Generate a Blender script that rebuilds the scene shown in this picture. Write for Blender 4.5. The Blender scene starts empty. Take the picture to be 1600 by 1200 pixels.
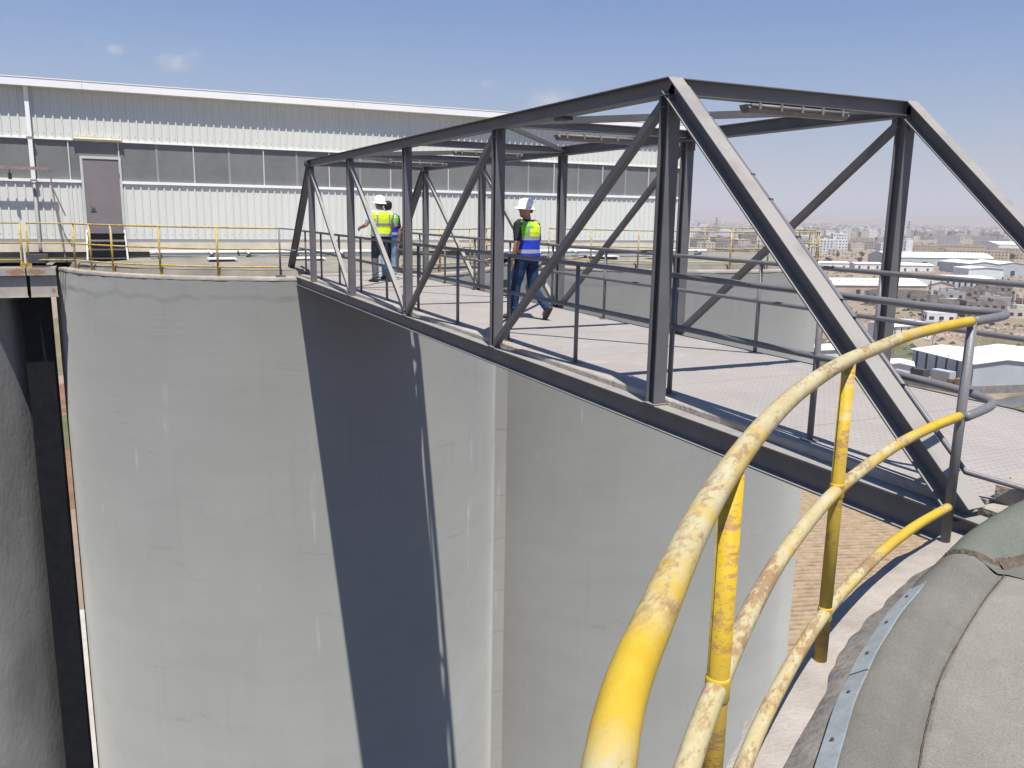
import bpy, bmesh, math, random
from mathutils import Vector, Matrix, noise
R = math.radians
PI = math.pi
random.seed(7)
S = bpy.context.scene
C = bpy.data.collections.new('place'); S.collection.children.link(C)

# ---------------------------------------------------------------- camera
YAW, PITCH, ROLL, FOC = 0.4448, 0.1986, 0.0169, 1320.7
cd = bpy.data.cameras.new('camera'); cam = bpy.data.objects.new('camera', cd); C.objects.link(cam)
f = Vector((math.sin(YAW)*math.cos(PITCH), math.cos(YAW)*math.cos(PITCH), -math.sin(PITCH)))
r0 = Vector((math.cos(YAW), -math.sin(YAW), 0)); u0 = r0.cross(f)
rr = math.cos(ROLL)*r0+math.sin(ROLL)*u0; uu = -math.sin(ROLL)*r0+math.cos(ROLL)*u0
cam.matrix_world = Matrix(((rr.x, uu.x, -f.x, 0), (rr.y, uu.y, -f.y, 0), (rr.z, uu.z, -f.z, 1.6), (0, 0, 0, 1)))
cd.sensor_width = 36; cd.lens = 36*FOC/1600; cd.clip_start = 0.05; cd.clip_end = 60000
S.camera = cam

# ---------------------------------------------------------------- sky, sun, exposure
LIGHT = Vector((0.10, 0.40, -1.0)).normalized()           # direction the sunlight travels
SUN_EL = math.asin(-LIGHT.z); SUN_AZ = math.atan2(-LIGHT.x, -LIGHT.y)   # clockwise from +Y
w = bpy.data.worlds.new('World'); S.world = w; w.use_nodes = True
nt = w.node_tree; nt.nodes.clear()
out = nt.nodes.new('ShaderNodeOutputWorld'); bg = nt.nodes.new('ShaderNodeBackground')
sky = nt.nodes.new('ShaderNodeTexSky'); sky.sky_type = 'NISHITA'; sky.sun_disc = False
sky.sun_elevation = SUN_EL; sky.sun_rotation = SUN_AZ
sky.altitude = 600; sky.air_density = 1.35; sky.dust_density = 1.2; sky.ozone_density = 3.0
bg.inputs[1].default_value = 0.050
# a handful of small thin clouds low over the shed, as directions on the sky
tc = nt.nodes.new('ShaderNodeTexCoord')
nz = nt.nodes.new('ShaderNodeTexNoise'); nz.inputs['Scale'].default_value = 30; nz.inputs['Detail'].default_value = 6; nz.inputs['Roughness'].default_value = .62
nt.links.new(tc.outputs['Generated'], nz.inputs['Vector'])
total = None
def wmath(op, a, b=None, c=None):
    n = nt.nodes.new('ShaderNodeMath'); n.operation = op
    for i, v in enumerate((a, b, c)):
        if v is None: continue
        if isinstance(v, (int, float)): n.inputs[i].default_value = v
        else: nt.links.new(v, n.inputs[i])
    return n.outputs[0]
def px_dir(x, y):
    return (f+rr*((x-800)/FOC)-uu*((y-600)/FOC)).normalized()
for (x, y, rad, st) in ((133, 73, .013, .75), (176, 76, .009, .6), (157, 104, .008, .45), (272, 92, .018, .6), (298, 84, .010, .35), (755, 134, .012, .45), (852, 166, .030, .7), (905, 176, .018, .4), (1030, 172, .02, .35)):
    d = px_dir(x, y)
    vm = nt.nodes.new('ShaderNodeVectorMath'); vm.operation = 'SUBTRACT'; vm.inputs[1].default_value = d
    nt.links.new(tc.outputs['Generated'], vm.inputs[0])
    sc = nt.nodes.new('ShaderNodeVectorMath'); sc.operation = 'MULTIPLY'; sc.inputs[1].default_value = (1, 1, 1.9)
    nt.links.new(vm.outputs[0], sc.inputs[0])
    ln = nt.nodes.new('ShaderNodeVectorMath'); ln.operation = 'LENGTH'; nt.links.new(sc.outputs[0], ln.inputs[0])
    m = wmath('DIVIDE', ln.outputs['Value'], rad*1.5)
    m = wmath('SUBTRACT', 1.0, m); m = wmath('MAXIMUM', m, 0.0)
    m = wmath('MULTIPLY', m, st)
    total = m if total is None else wmath('MAXIMUM', total, m)
cl = wmath('SUBTRACT', nz.outputs['Fac'], 0.42); cl = wmath('MULTIPLY', cl, 5.5); cl = wmath('MULTIPLY', cl, total)
cl = wmath('MINIMUM', wmath('MAXIMUM', cl, 0.0), 0.75)
mx = nt.nodes.new('ShaderNodeMix'); mx.data_type = 'RGBA'
# dusty lavender air low over the horizon, the same all round
sxyz = nt.nodes.new('ShaderNodeSeparateXYZ'); nt.links.new(tc.outputs['Generated'], sxyz.inputs[0])
ez = wmath('MAXIMUM', sxyz.outputs[2], 0.0); hf = wmath('EXPONENT', wmath('MULTIPLY', ez, -10.5)); 
tint = nt.nodes.new('ShaderNodeMix'); tint.data_type = 'RGBA'; tint.blend_type = 'MULTIPLY'; tint.inputs[0].default_value = 1.0; tint.inputs[7].default_value = (.62, .96, 1.46, 1)
nt.links.new(sky.outputs[0], tint.inputs[6])
hm = nt.nodes.new('ShaderNodeMix'); hm.data_type = 'RGBA'; nt.links.new(hf, hm.inputs[0]); nt.links.new(tint.outputs[2], hm.inputs[6]); hm.inputs[7].default_value = (7.5, 7.5, 8.6, 1)
nt.links.new(cl, mx.inputs[0]); nt.links.new(hm.outputs[2], mx.inputs[6]); mx.inputs[7].default_value = (10.5, 10.0, 10.3, 1)
nt.links.new(mx.outputs[2], bg.inputs[0]); nt.links.new(bg.outputs[0], out.inputs[0])
sd = bpy.data.lights.new('sun', 'SUN'); sd.energy = 5.0; sd.angle = R(.5); sd.color = (1, .955, .88)
sun = bpy.data.objects.new('sun', sd); C.objects.link(sun); sun.rotation_euler = LIGHT.to_track_quat('-Z', 'Y').to_euler()
S.view_settings.view_transform = 'Standard'; S.view_settings.look = 'None'
S.view_settings.exposure = 0.56; S.view_settings.gamma = 1; S.view_settings.use_curve_mapping = False

# ---------------------------------------------------------------- materials
def mat(name, col, rough=.7, metal=0.0, vary=.12, scale=3.0, bump=.0, bscale=40, spec=.3, col2=None, stretch=(1, 1, 1), drough=0.0):
    m = bpy.data.materials.new(name); m.use_nodes = True; t = m.node_tree; b = t.nodes['Principled BSDF']
    b.inputs['Roughness'].default_value = rough; b.inputs['Metallic'].default_value = metal
    b.inputs['Specular IOR Level'].default_value = spec
    if 'Diffuse Roughness' in b.inputs: b.inputs['Diffuse Roughness'].default_value = drough
    c = t.nodes.new('ShaderNodeTexCoord'); mp = t.nodes.new('ShaderNodeMapping'); mp.inputs['Scale'].default_value = stretch
    t.links.new(c.outputs['Object'], mp.inputs[0])
    n = t.nodes.new('ShaderNodeTexNoise'); n.inputs['Scale'].default_value = scale; n.inputs['Detail'].default_value = 6; n.inputs['Roughness'].default_value = .6
    t.links.new(mp.outputs[0], n.inputs['Vector'])
    r = t.nodes.new('ShaderNodeValToRGB'); r.color_ramp.elements[0].position = .3; r.color_ramp.elements[1].position = .7
    d = col2 if col2 else tuple(x*(1-vary*1.6) for x in col)
    e = col if col2 else tuple(min(1, x*(1+vary)) for x in col)
    r.color_ramp.elements[0].color = (*d, 1); r.color_ramp.elements[1].color = (*e, 1)
    t.links.new(n.outputs['Fac'], r.inputs[0]); t.links.new(r.outputs[0], b.inputs['Base Color'])
    if bump:
        n2 = t.nodes.new('ShaderNodeTexNoise'); n2.inputs['Scale'].default_value = bscale; n2.inputs['Detail'].default_value = 5
        t.links.new(mp.outputs[0], n2.inputs['Vector'])
        bp = t.nodes.new('ShaderNodeBump'); bp.inputs['Strength'].default_value = bump; bp.inputs['Distance'].default_value = .02
        t.links.new(n2.outputs['Fac'], bp.inputs['Height']); t.links.new(bp.outputs[0], b.inputs['Normal'])
    return m
class NG:
    """tiny helper to add nodes to a material"""
    def __init__(s, m): s.t = m.node_tree; s.b = s.t.nodes['Principled BSDF']
    def n(s, ty, **k):
        x = s.t.nodes.new(ty)
        for a, v in k.items(): setattr(x, a, v)
        return x
    def l(s, a, b): s.t.links.new(a, b)
    def math(s, op, a, b=None, c=None, clamp=False):
        x = s.n('ShaderNodeMath', operation=op, use_clamp=clamp)
        for i, v in enumerate((a, b, c)):
            if v is None: continue
            if isinstance(v, (int, float)): x.inputs[i].default_value = v
            else: s.l(v, x.inputs[i])
        return x.outputs[0]
    def mix(s, fac, a, b):
        x = s.n('ShaderNodeMix', data_type='RGBA')
        for i, v in ((0, fac), (6, a), (7, b)):
            if isinstance(v, (int, float)): x.inputs[i].default_value = v
            elif isinstance(v, tuple): x.inputs[i].default_value = (*v, 1)
            else: s.l(v, x.inputs[i])
        return x.outputs[2]
    def noise(s, vec, scale, detail=5, rough=.6, stretch=None, loc=(0, 0, 0)):
        if stretch or loc != (0, 0, 0):
            mp = s.n('ShaderNodeMapping'); mp.inputs['Scale'].default_value = stretch or (1, 1, 1); mp.inputs['Location'].default_value = loc
            s.l(vec, mp.inputs[0]); vec = mp.outputs[0]
        x = s.n('ShaderNodeTexNoise'); x.inputs['Scale'].default_value = scale; x.inputs['Detail'].default_value = detail; x.inputs['Roughness'].default_value = rough
        s.l(vec, x.inputs['Vector']); return x.outputs['Fac']
    def ramp(s, fac, lo, hi):
        x = s.n('ShaderNodeMapRange'); x.inputs[1].default_value = lo; x.inputs[2].default_value = hi
        s.l(fac, x.inputs[0]); return x.outputs[0]
    def bump(s, h, strength=.5, dist=.02):
        x = s.n('ShaderNodeBump'); x.inputs['Strength'].default_value = strength; x.inputs['Distance'].default_value = dist
        s.l(h, x.inputs['Height']); s.l(x.outputs[0], s.b.inputs['Normal'])

def silo_material(name, base):
    m = bpy.data.materials.new(name); m.use_nodes = True; g = NG(m)
    g.b.inputs['Roughness'].default_value = .85; g.b.inputs['Specular IOR Level'].default_value = .15
    if 'Diffuse Roughness' in g.b.inputs: g.b.inputs['Diffuse Roughness'].default_value = 1.0
    tcn = g.n('ShaderNodeTexCoord'); o = tcn.outputs['Object']
    big = g.noise(o, .22, 4); pour = g.noise(o, 1.0, 6, .55, (.10, .10, 2.2)); pour2 = g.noise(o, 1.0, 4, .5, (.25, .25, 9)); streak = g.noise(o, 1.0, 5, .6, (3.0, 3.0, .12)); fine = g.noise(o, 18, 5)
    col = g.mix(g.ramp(big, .3, .7), tuple(x*.93 for x in base), tuple(x*1.05 for x in base))
    col = g.mix(g.math('MULTIPLY', g.ramp(pour, .44, .72), .10), col, tuple(x*.74 for x in base))
    ln = g.math('SUBTRACT', 1.0, g.math('MULTIPLY', g.math('ABSOLUTE', g.math('SUBTRACT', pour2, .5)), 38), clamp=True)
    msk = g.ramp(g.noise(o, .8, 3), .5, .7)
    lnm = g.math('MULTIPLY', g.math('MULTIPLY', ln, msk), .15)
    col = g.mix(lnm, col, tuple(x*.45 for x in base))
    drip = g.math('MULTIPLY', g.ramp(streak, .63, .74), g.ramp(g.noise(o, 1.2, 2, .5, None, (4, 1, 2)), .5, .7))
    col = g.mix(g.math('MULTIPLY', drip, .35), col, (.72, .73, .72))
    dk = g.math('MULTIPLY', g.ramp(g.noise(o, 1, 5, .6, (4.5, 4.5, .16), (9, 3, 0)), .56, .78), .16)
    col = g.mix(dk, col, tuple(x*.6 for x in base))
    col = g.mix(g.math('MULTIPLY', g.ramp(fine, .35, .65), .10), col, tuple(x*.8 for x in base))
    g.l(col, g.b.inputs['Base Color'])
    sz = g.n('ShaderNodeSeparateXYZ'); g.l(o, sz.inputs[0])
    wv = g.math('ADD', g.math('MULTIPLY', sz.outputs[2], .66), g.math('ADD', g.math('MULTIPLY', g.noise(o, .22, 3), 2.6), g.math('MULTIPLY', g.noise(o, 3.2, 5), .16)))
    fr = g.math('ABSOLUTE', g.math('SUBTRACT', g.math('FRACT', wv), .5))
    seam = g.math('MULTIPLY', g.math('SUBTRACT', 1.0, g.math('DIVIDE', fr, .022), clamp=True), g.ramp(g.noise(o, .7, 4, .6, None, (3, 3, 9)),  .52, .70))
    shade = g.math('MULTIPLY', g.ramp(fr, .22, .0), .035)
    col = g.mix(shade, col, tuple(x*.6 for x in base))
    col = g.mix(g.math('MULTIPLY', seam, .24), col, tuple(x*.35 for x in base))
    g.l(col, g.b.inputs['Base Color']); lnm = g.math('ADD', lnm, g.math('MULTIPLY', seam, .12))
    h = g.math('ADD', g.math('MULTIPLY', pour, .5), g.math('ADD', g.math('MULTIPLY', fine, .25), g.math('MULTIPLY', lnm, -2.2)))
    g.bump(h, .22, .02)
    return m
M = {}
M['silo'] = silo_material('grey_silo_paint', (.318, .320, .304))
M['silo_b'] = silo_material('grey_silo_paint_old', (.32, .32, .305))
M['silo_shade'] = mat('shade_toned_concrete', (.30, .30, .285), .9, 0, .2, .6, .5, 8, .1, stretch=(1, 1, .5))  # grey base lowered a little to stand for shade on the neighbour silo
M['steel'] = mat('grey_steel_paint', (.13, .128, .132), .5, 0, .10, 2.5, .12, 60, .4)
M['steel_pipe'] = mat('grey_pipe_paint', (.155, .152, .16), .45, 0, .08, 5, .08, 90, .4)
def steel_rust(name, base, rust_amt=.66, spots=()):
    m = bpy.data.materials.new(name); m.use_nodes = True; g = NG(m)
    g.b.inputs['Roughness'].default_value = .55
    o = g.n('ShaderNodeTexCoord').outputs['Object']
    a = g.noise(o, 2.2, 5); b = g.noise(o, 3.0, 6, .7, (1, 1, .35)); c = g.noise(o, 60, 4)
    col = g.mix(g.ramp(a, .35, .65), tuple(x*.86 for x in base), tuple(x*1.1 for x in base))
    dust = g.n('ShaderNodeNewGeometry'); sx = g.n('ShaderNodeSeparateXYZ'); g.l(dust.outputs['Normal'], sx.inputs[0])
    up = g.math('MULTIPLY', g.math('MULTIPLY', g.ramp(sx.outputs[2], .15, .7), .9), g.ramp(a, .0, .5))
    col = g.mix(up, col, (.30, .28, .255))
    col = g.mix(g.math('MULTIPLY', g.ramp(b, rust_amt, rust_amt+.05), .8), col, (.19, .09, .05))
    for (x, y, z, rx, rz) in spots:
        v = g.n('ShaderNodeVectorMath', operation='SUBTRACT'); g.l(o, v.inputs[0]); v.inputs[1].default_value = (x, y, z)
        v2 = g.n('ShaderNodeVectorMath', operation='MULTIPLY'); g.l(v.outputs[0], v2.inputs[0]); v2.inputs[1].default_value = (1/rx, .5, 1/rz)
        v3 = g.n('ShaderNodeVectorMath', operation='LENGTH'); g.l(v2.outputs[0], v3.inputs[0])
        q = g.math('ADD', g.math('SUBTRACT', 1.0, v3.outputs['Value']), g.math('MULTIPLY', g.math('SUBTRACT', g.noise(o, 9, 5), .5), 1.6))
        col = g.mix(g.math('MULTIPLY', g.ramp(q, .0, .4), .85), col, g.mix(b, (.36, .17, .06), (.22, .12, .07)))
    g.l(col, g.b.inputs['Base Color']); g.bump(c, .12, .01)
    return m
M['truss'] = steel_rust('truss_grey_paint', (.118, .116, .122), .65)
M['rust_edge'] = mat('rusty_edge', (.17, .10, .07), .8, 0, .3, 20)
M['conc'] = mat('pale_concrete', (.36, .325, .285), .9, 0, .16, 2.2, .5, 30, .1)
M['conc_d'] = mat('dusty_concrete', (.27, .25, .225), .9, 0, .22, 1.4, .6, 22, .1)
M['conc_pink'] = mat('pinkish_screed', (.335, .30, .268), .9, 0, .14, 5, .4, 60, .1)
M['mortar'] = mat('grey_mortar', (.20, .185, .17), .95, 0, .25, 9, .45, 35, .1)
M['galv'] = mat('galvanised_strip', (.30, .335, .355), .5, .15, .12, 14, .1, 60, .5)
M['black'] = mat('deep_shade_black', (.012, .013, .016), .8, 0, .2, 4, .1, 30, .1)  # near-black colour standing in for deep shade on the neighbour silo
M['darksteel'] = mat('dark_steel', (.07, .07, .08), .6)
M['cream'] = mat('cream_upstand', (.62, .56, .47), .85, 0, .10, 2, .2, 20, .1)
M['fascia'] = mat('white_fascia', (.80, .80, .79), .45, 0, .03, 1, 0, 10, .4)
def clad_mat():
    m = mat('pale_green_grey_cladding', (.62, .63, .585), .5, 0, .04, .6, 0, 10, .35)
    return m
M['clad'] = clad_mat()
M['frame'] = mat('white_frame', (.52, .52, .50), .5, 0, .05, 3)
M['door'] = mat('grey_brown_door', (.20, .18, .185), .5, 0, .06, 2, 0, 10, .4)
M['frame_faint'] = mat('grey_mullion', (.27, .27, .26), .5, 0, .05, 3)
def glass_mat():
    m = bpy.data.materials.new('grey_translucent_pane'); m.use_nodes = True; g = NG(m)
    o = g.n('ShaderNodeTexCoord').outputs['Object']
    a = g.noise(o, .9, 4, .6, (1, 1, 1)); b = g.noise(o, 1, 3, .5, (.4, 1, 6))
    col = g.mix(g.ramp(a, .3, .7), (.125, .135, .135), (.185, .19, .185))
    col = g.mix(g.math('MULTIPLY', g.ramp(b, .55, .75), .3), col, (.24, .235, .21))
    rnd = g.n('ShaderNodeObjectInfo').outputs['Random']; col = g.mix(g.math('MULTIPLY', rnd, .45), col, (.21, .215, .205)); col = g.mix(g.math('MULTIPLY', g.ramp(g.noise(o, 2.5, 5, .7, (1, 1, .5)), .5, .8), .35), col, (.09, .095, .095))
    g.l(col, g.b.inputs['Base Color']); g.b.inputs['Roughness'].default_value = .32; g.b.inputs['Specular IOR Level'].default_value = .45
    return m
M['pane'] = glass_mat()
M['white'] = mat('white_plastic', (.80, .80, .80), .35, 0, .03, 4, 0, 10, .5)
M['lampwhite'] = mat('yellowed_fitting', (.66, .60, .42), .4, 0, .1, 6)
M['lampgrey'] = mat('grey_light_fitting', (.19, .178, .17), .45, 0, .12, 6)
M['pipe_red'] = mat('faded_red_pipe', (.27, .215, .205), .7, 0, .2, 9)
M['cable'] = mat('black_cable', (.03, .03, .03), .6)

def yellow_mat(name, patches=(), fade=.5, dirt_amt=.35, along=R(-36)):
    m = bpy.data.materials.new(name); m.use_nodes = True; g = NG(m)
    o = g.n('ShaderNodeTexCoord').outputs['Object']; geo = g.n('ShaderNodeNewGeometry')
    sx = g.n('ShaderNodeSeparateXYZ'); g.l(geo.outputs['Normal'], sx.inputs[0])
    mp = g.n('ShaderNodeMapping'); mp.inputs['Rotation'].default_value = (0, 0, along); g.l(o, mp.inputs[0]); q_ = mp.outputs[0]
    big = g.noise(o, 2.0, 4, .55); med = g.noise(q_, 16, 6, .7, (.45, 1, 1)); fine = g.noise(q_, 75, 5, .65, (.35, 1, 1)); grain = g.noise(o, 260, 3)
    f1 = g.math('ADD', big, g.math('MULTIPLY', g.math('SUBTRACT', med, .5), .55)); f1 = g.math('ADD', f1, g.math('MULTIPLY', sx.outputs[2], .10)); f1 = g.math('ADD', f1, g.math('MULTIPLY', g.math('SUBTRACT', fine, .5), .25))
    fac = g.ramp(f1, .60-fade*.30, .80-fade*.30)
    bare = 1.0
    if patches:
        tot = None
        for (x, y, z, rad) in patches:
            v = g.n('ShaderNodeVectorMath', operation='DISTANCE'); g.l(o, v.inputs[0]); v.inputs[1].default_value = (x-2.42, y-2.22, z+.1)   # object space of the railing
            q = g.math('SUBTRACT', 1.0, g.math('DIVIDE', v.outputs['Value'], rad)); q = g.math('ADD', q, g.math('MULTIPLY', g.math('SUBTRACT', med, .5), 1.5)); q = g.math('ADD', q, g.math('MULTIPLY', g.math('SUBTRACT', fine, .5), .5))
            q = g.ramp(q, .0, .5); tot = q if tot is None else g.math('MAXIMUM', tot, q)
        fac = g.math('MULTIPLY', fac, g.math('SUBTRACT', 1.0, g.math('MULTIPLY', tot, .92))); bare = g.math('SUBTRACT', 1.0, tot)
    col = g.mix(g.ramp(med, .35, .7), (.47, .30, .012), (.53, .37, .025))
    col = g.mix(fac, col, g.mix(g.ramp(med, .3, .7), (.40, .325, .145), (.48, .43, .28)))
    ru = g.math('ADD', g.noise(q_, 5.5, 6, .75, (.35, 1, 1), (3, 8, 1)), g.math('MULTIPLY', sx.outputs[2], .035))
    rf = g.math('MULTIPLY', g.ramp(g.math('ADD', ru, g.math('MULTIPLY', g.math('SUBTRACT', fine, .5), .55)), .528, .625), .78)
    rf = g.math('MULTIPLY', rf, bare)
    col = g.mix(rf, col, g.mix(g.ramp(fine, .35, .65), (.17, .075, .032), (.29, .165, .09)))
    speck = g.math('MULTIPLY', g.ramp(grain, .60, .70), .30)
    col = g.mix(speck, col, (.22, .15, .07))
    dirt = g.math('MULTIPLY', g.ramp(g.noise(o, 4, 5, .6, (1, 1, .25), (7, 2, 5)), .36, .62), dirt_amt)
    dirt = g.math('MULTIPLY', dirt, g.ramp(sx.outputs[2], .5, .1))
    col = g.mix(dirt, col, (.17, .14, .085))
    g.l(col, g.b.inputs['Base Color']); g.b.inputs['Roughness'].default_value = .55; g.b.inputs['Specular IOR Level'].default_value = .3
    g.bump(g.math('ADD', g.math('MULTIPLY', rf, -.6), g.math('MULTIPLY', fine, .4)), .35, .004)
    return m
M['yellow'] = yellow_mat('worn_yellow_paint', ((3.75, 2.82, 1.1, .80), (3.7, 2.8, .6, .55), (3.5, 2.7, .1, .6), (.46, .69, 1.09, .17), (.86, 1.08, 1.08, .06), (1.32, 1.46, 1.07, .07)), .95)
M['yellow_post'] = yellow_mat('worn_yellow_post_paint', (), .10, .9, 0)
M['yellow_far'] = yellow_mat('yellow_paint_far', (), .45)
M['yellow_pale'] = yellow_mat('pale_yellow_paint_far', (), 1.0)

def deck_mat():
    m = bpy.data.materials.new('dusty_chequer_plate'); m.use_nodes = True; g = NG(m)
    o = g.n('ShaderNodeTexCoord').outputs['Object']
    sp = g.n('ShaderNodeSeparateXYZ'); g.l(o, sp.inputs[0])
    k = 2*PI/.085
    a = g.math('SINE', g.math('MULTIPLY', g.math('ADD', sp.outputs[0], sp.outputs[1]), k*.72)); b = g.math('SINE', g.math('MULTIPLY', g.math('SUBTRACT', sp.outputs[0], sp.outputs[1]), k*.72))
    tr = g.ramp(g.math('MULTIPLY', a, b), .25, .6)
    big = g.noise(o, .8, 5); med = g.noise(o, 6, 5)
    col = g.mix(g.ramp(big, .3, .7), (.285, .255, .235), (.335, .305, .28))
    col = g.mix(g.math('MULTIPLY', tr, .42), col, (.19, .175, .165))
    col = g.mix(g.math('MULTIPLY', g.ramp(med, .5, .75), .3), col, (.40, .375, .35))
    col = g.mix(g.math('MULTIPLY', g.ramp(g.noise(o, 1.6, 6, .7, None, (5, 5, 5)), .62, .7), .45), col, (.45, .44, .42))
    g.l(col, g.b.inputs['Base Color']); g.b.inputs['Roughness'].default_value = .7
    g.bump(g.math('ADD', tr, g.math('MULTIPLY', med, .3)), .4, .003)
    return m
M['deck'] = deck_mat()
def membrane_mat(name, a, b):
    m = bpy.data.materials.new(name); m.use_nodes = True; g = NG(m)
    o = g.n('ShaderNodeTexCoord').outputs['Object']
    big = g.noise(o, 1.1, 5, .62); med = g.noise(o, 7, 6, .65); fine = g.noise(o, 160, 4, .6)
    col = g.mix(g.ramp(big, .35, .65), a, b)
    col = g.mix(g.math('MULTIPLY', g.ramp(med, .5, .72), .35), col, tuple(x*1.25 for x in b))
    col = g.mix(g.math('MULTIPLY', g.ramp(fine, .42, .62), .38), col, tuple(x*.5 for x in a))
    cr = g.math('SUBTRACT', 1.0, g.math('MULTIPLY', g.math('ABSOLUTE', g.math('SUBTRACT', g.noise(o, 1.7, 7, .6, None, (2, 6, 1)), .5)), 60), clamp=True)
    col = g.mix(g.math('MULTIPLY', cr, .07), col, tuple(x*.45 for x in a))
    g.l(col, g.b.inputs['Base Color']); g.b.inputs['Roughness'].default_value = .95; g.b.inputs['Specular IOR Level'].default_value = .1
    g.bump(g.math('ADD', g.math('MULTIPLY', fine, .8), g.math('MULTIPLY', med, .5)), .55, .010)
    return m
M['membrane'] = membrane_mat('grey_mineral_membrane', (.150, .145, .130), (.195, .185, .165))
M['membrane_g'] = membrane_mat('greenish_membrane_patch', (.115, .128, .11), (.155, .165, .142))
M['slab'] = membrane_mat('dusty_roof_slab', (.215, .198, .175), (.275, .253, .225))
M['slab_far'] = membrane_mat('far_roof_slab', (.19, .185, .16), (.29, .265, .23))

# ---------------------------------------------------------------- mesh helpers
def inv_root(parent):
    o = parent
    while o.parent: o = o.parent
    return o
class MB:
    def __init__(s): s.v = []; s.f = []; s.mi = []; s.cur = 0
    def add(s, vs, fs):
        k = len(s.v); s.v += [Vector(v) for v in vs]
        for q in fs: s.f.append([i+k for i in q]); s.mi.append(s.cur)
    def box(s, x0, x1, y0, y1, z0, z1):
        s.add([(x0, y0, z0), (x1, y0, z0), (x1, y1, z0), (x0, y1, z0), (x0, y0, z1), (x1, y0, z1), (x1, y1, z1), (x0, y1, z1)],
              [(0, 3, 2, 1), (4, 5, 6, 7), (0, 1, 5, 4), (1, 2, 6, 5), (2, 3, 7, 6), (3, 0, 4, 7)])
    def obox(s, c, ax, ay, az):
        c = Vector(c); ax = Vector(ax); ay = Vector(ay); az = Vector(az); p = []
        for k in (-1, 1):
            for (i, j) in ((-1, -1), (1, -1), (1, 1), (-1, 1)): p.append(c+ax*i+ay*j+az*k)
        s.add(p, [(0, 3, 2, 1), (4, 5, 6, 7), (0, 1, 5, 4), (1, 2, 6, 5), (2, 3, 7, 6), (3, 0, 4, 7)])
    def bar(s, p0, p1, prof, side):
        """extrude closed 2D profile [(u,v)] along p0->p1; u along 'side', v along the third axis"""
        p0 = Vector(p0); p1 = Vector(p1); d = (p1-p0).normalized(); sd_ = Vector(side); sd_ = (sd_-d*sd_.dot(d)).normalized(); t = d.cross(sd_)
        n = len(prof); vs = [p0+sd_*a+t*b for a, b in prof]+[p1+sd_*a+t*b for a, b in prof]
        fs = [(i, (i+1) % n, n+(i+1) % n, n+i) for i in range(n)]+[tuple(range(n-1, -1, -1)), tuple(range(n, 2*n))]
        s.add(vs, fs)
    def tube(s, pts, r, n=12, caps=True, smooth=True):
        pts = [Vector(p) for p in pts]; m = len(pts); ref = Vector((0, 0, 1)); rings = []
        d0 = (pts[1]-pts[0]).normalized()
        if abs(d0.z) > .9: ref = Vector((1, 0, 0))
        u = d0.cross(ref).normalized()
        for i, p in enumerate(pts):
            d = ((pts[min(i+1, m-1)]-pts[max(i-1, 0)])).normalized()
            u = (u-d*u.dot(d)).normalized(); v = d.cross(u); ri = r[i] if isinstance(r, (list, tuple)) else r
            rings.append([p+(u*math.cos(2*PI*k/n)+v*math.sin(2*PI*k/n))*ri for k in range(n)])
        vs = [q for g in rings for q in g]; fs = []
        for i in range(m-1):
            for k in range(n): fs.append((i*n+k, i*n+(k+1) % n, (i+1)*n+(k+1) % n, (i+1)*n+k))
        if caps: fs += [tuple(range(n-1, -1, -1)), tuple(range((m-1)*n, m*n))]
        s.add(vs, fs)
    def lathe(s, prof, c, a0, a1, n, jit=None, closed=False):
        """prof [(radius,z)], sweep angle a0..a1 about c"""
        cx, cy = c; vs = []; m = len(prof)
        for i in range(n+1):
            a = a0+(a1-a0)*i/n
            for (rad, z) in prof:
                dr, dz = jit(a, rad, z) if jit else (0, 0)
                vs.append((cx+(rad+dr)*math.cos(a), cy+(rad+dr)*math.sin(a), z+dz))
        fs = []
        for i in range(n):
            for j in range(m-1): fs.append((i*m+j, (i+1)*m+j, (i+1)*m+j+1, i*m+j+1))
        s.add(vs, fs)
    def ball(s, c, r, n=8, sc=(1, 1, 1)):
        c = Vector(c); vs = []; fs = []
        for i in range(n+1):
            t = PI*i/n
            for j in range(2*n):
                a = PI*j/n; vs.append(c+Vector((r*sc[0]*math.sin(t)*math.cos(a), r*sc[1]*math.sin(t)*math.sin(a), r*sc[2]*math.cos(t))))
        for i in range(n):
            for j in range(2*n): fs.append((i*2*n+j, (i+1)*2*n+j, (i+1)*2*n+(j+1) % (2*n), i*2*n+(j+1) % (2*n)))
        s.add(vs, fs)
    def mesh(s, name, mats, off=Vector((0, 0, 0)), smooth=False):
        me = bpy.data.meshes.new(name); me.from_pydata([tuple(v-off) for v in s.v], [], s.f)
        for m_ in (mats if isinstance(mats, (list, tuple)) else [mats]): me.materials.append(m_)
        if any(s.mi): me.polygons.foreach_set('material_index', s.mi)
        if smooth:
            me.polygons.foreach_set('use_smooth', [True]*len(me.polygons))
        me.update(); return me
    def build(s, name, mats, parent=None, smooth=False):
        off = inv_root(parent).location.copy() if parent else Vector((0, 0, 0))
        o = bpy.data.objects.new(name, s.mesh(name, mats, off, smooth)); C.objects.link(o)
        if parent: o.parent = parent
        if smooth == 'auto': pass
        return o
def thing(name, label, cat, loc=(0, 0, 0), group=None):
    o = bpy.data.objects.new(name, None); C.objects.link(o); o.location = loc; o.empty_display_size = .2
    o['label'] = label; o['category'] = cat
    if group: o['group'] = group
    return o
def tag(o, label, cat, group=None):
    o['label'] = label; o['category'] = cat
    if group: o['group'] = group
    return o
def struct(o, kind='structure'): o['kind'] = kind; return o
def copy_tree(o, parent=None):
    c = o.copy(); C.objects.link(c); c.parent = parent
    for ch in o.children: copy_tree(ch, c)
    return c
def link_copy(src, loc, parent):
    c = src.copy(); C.objects.link(c); c.parent = parent; c.location = loc; return c
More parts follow.
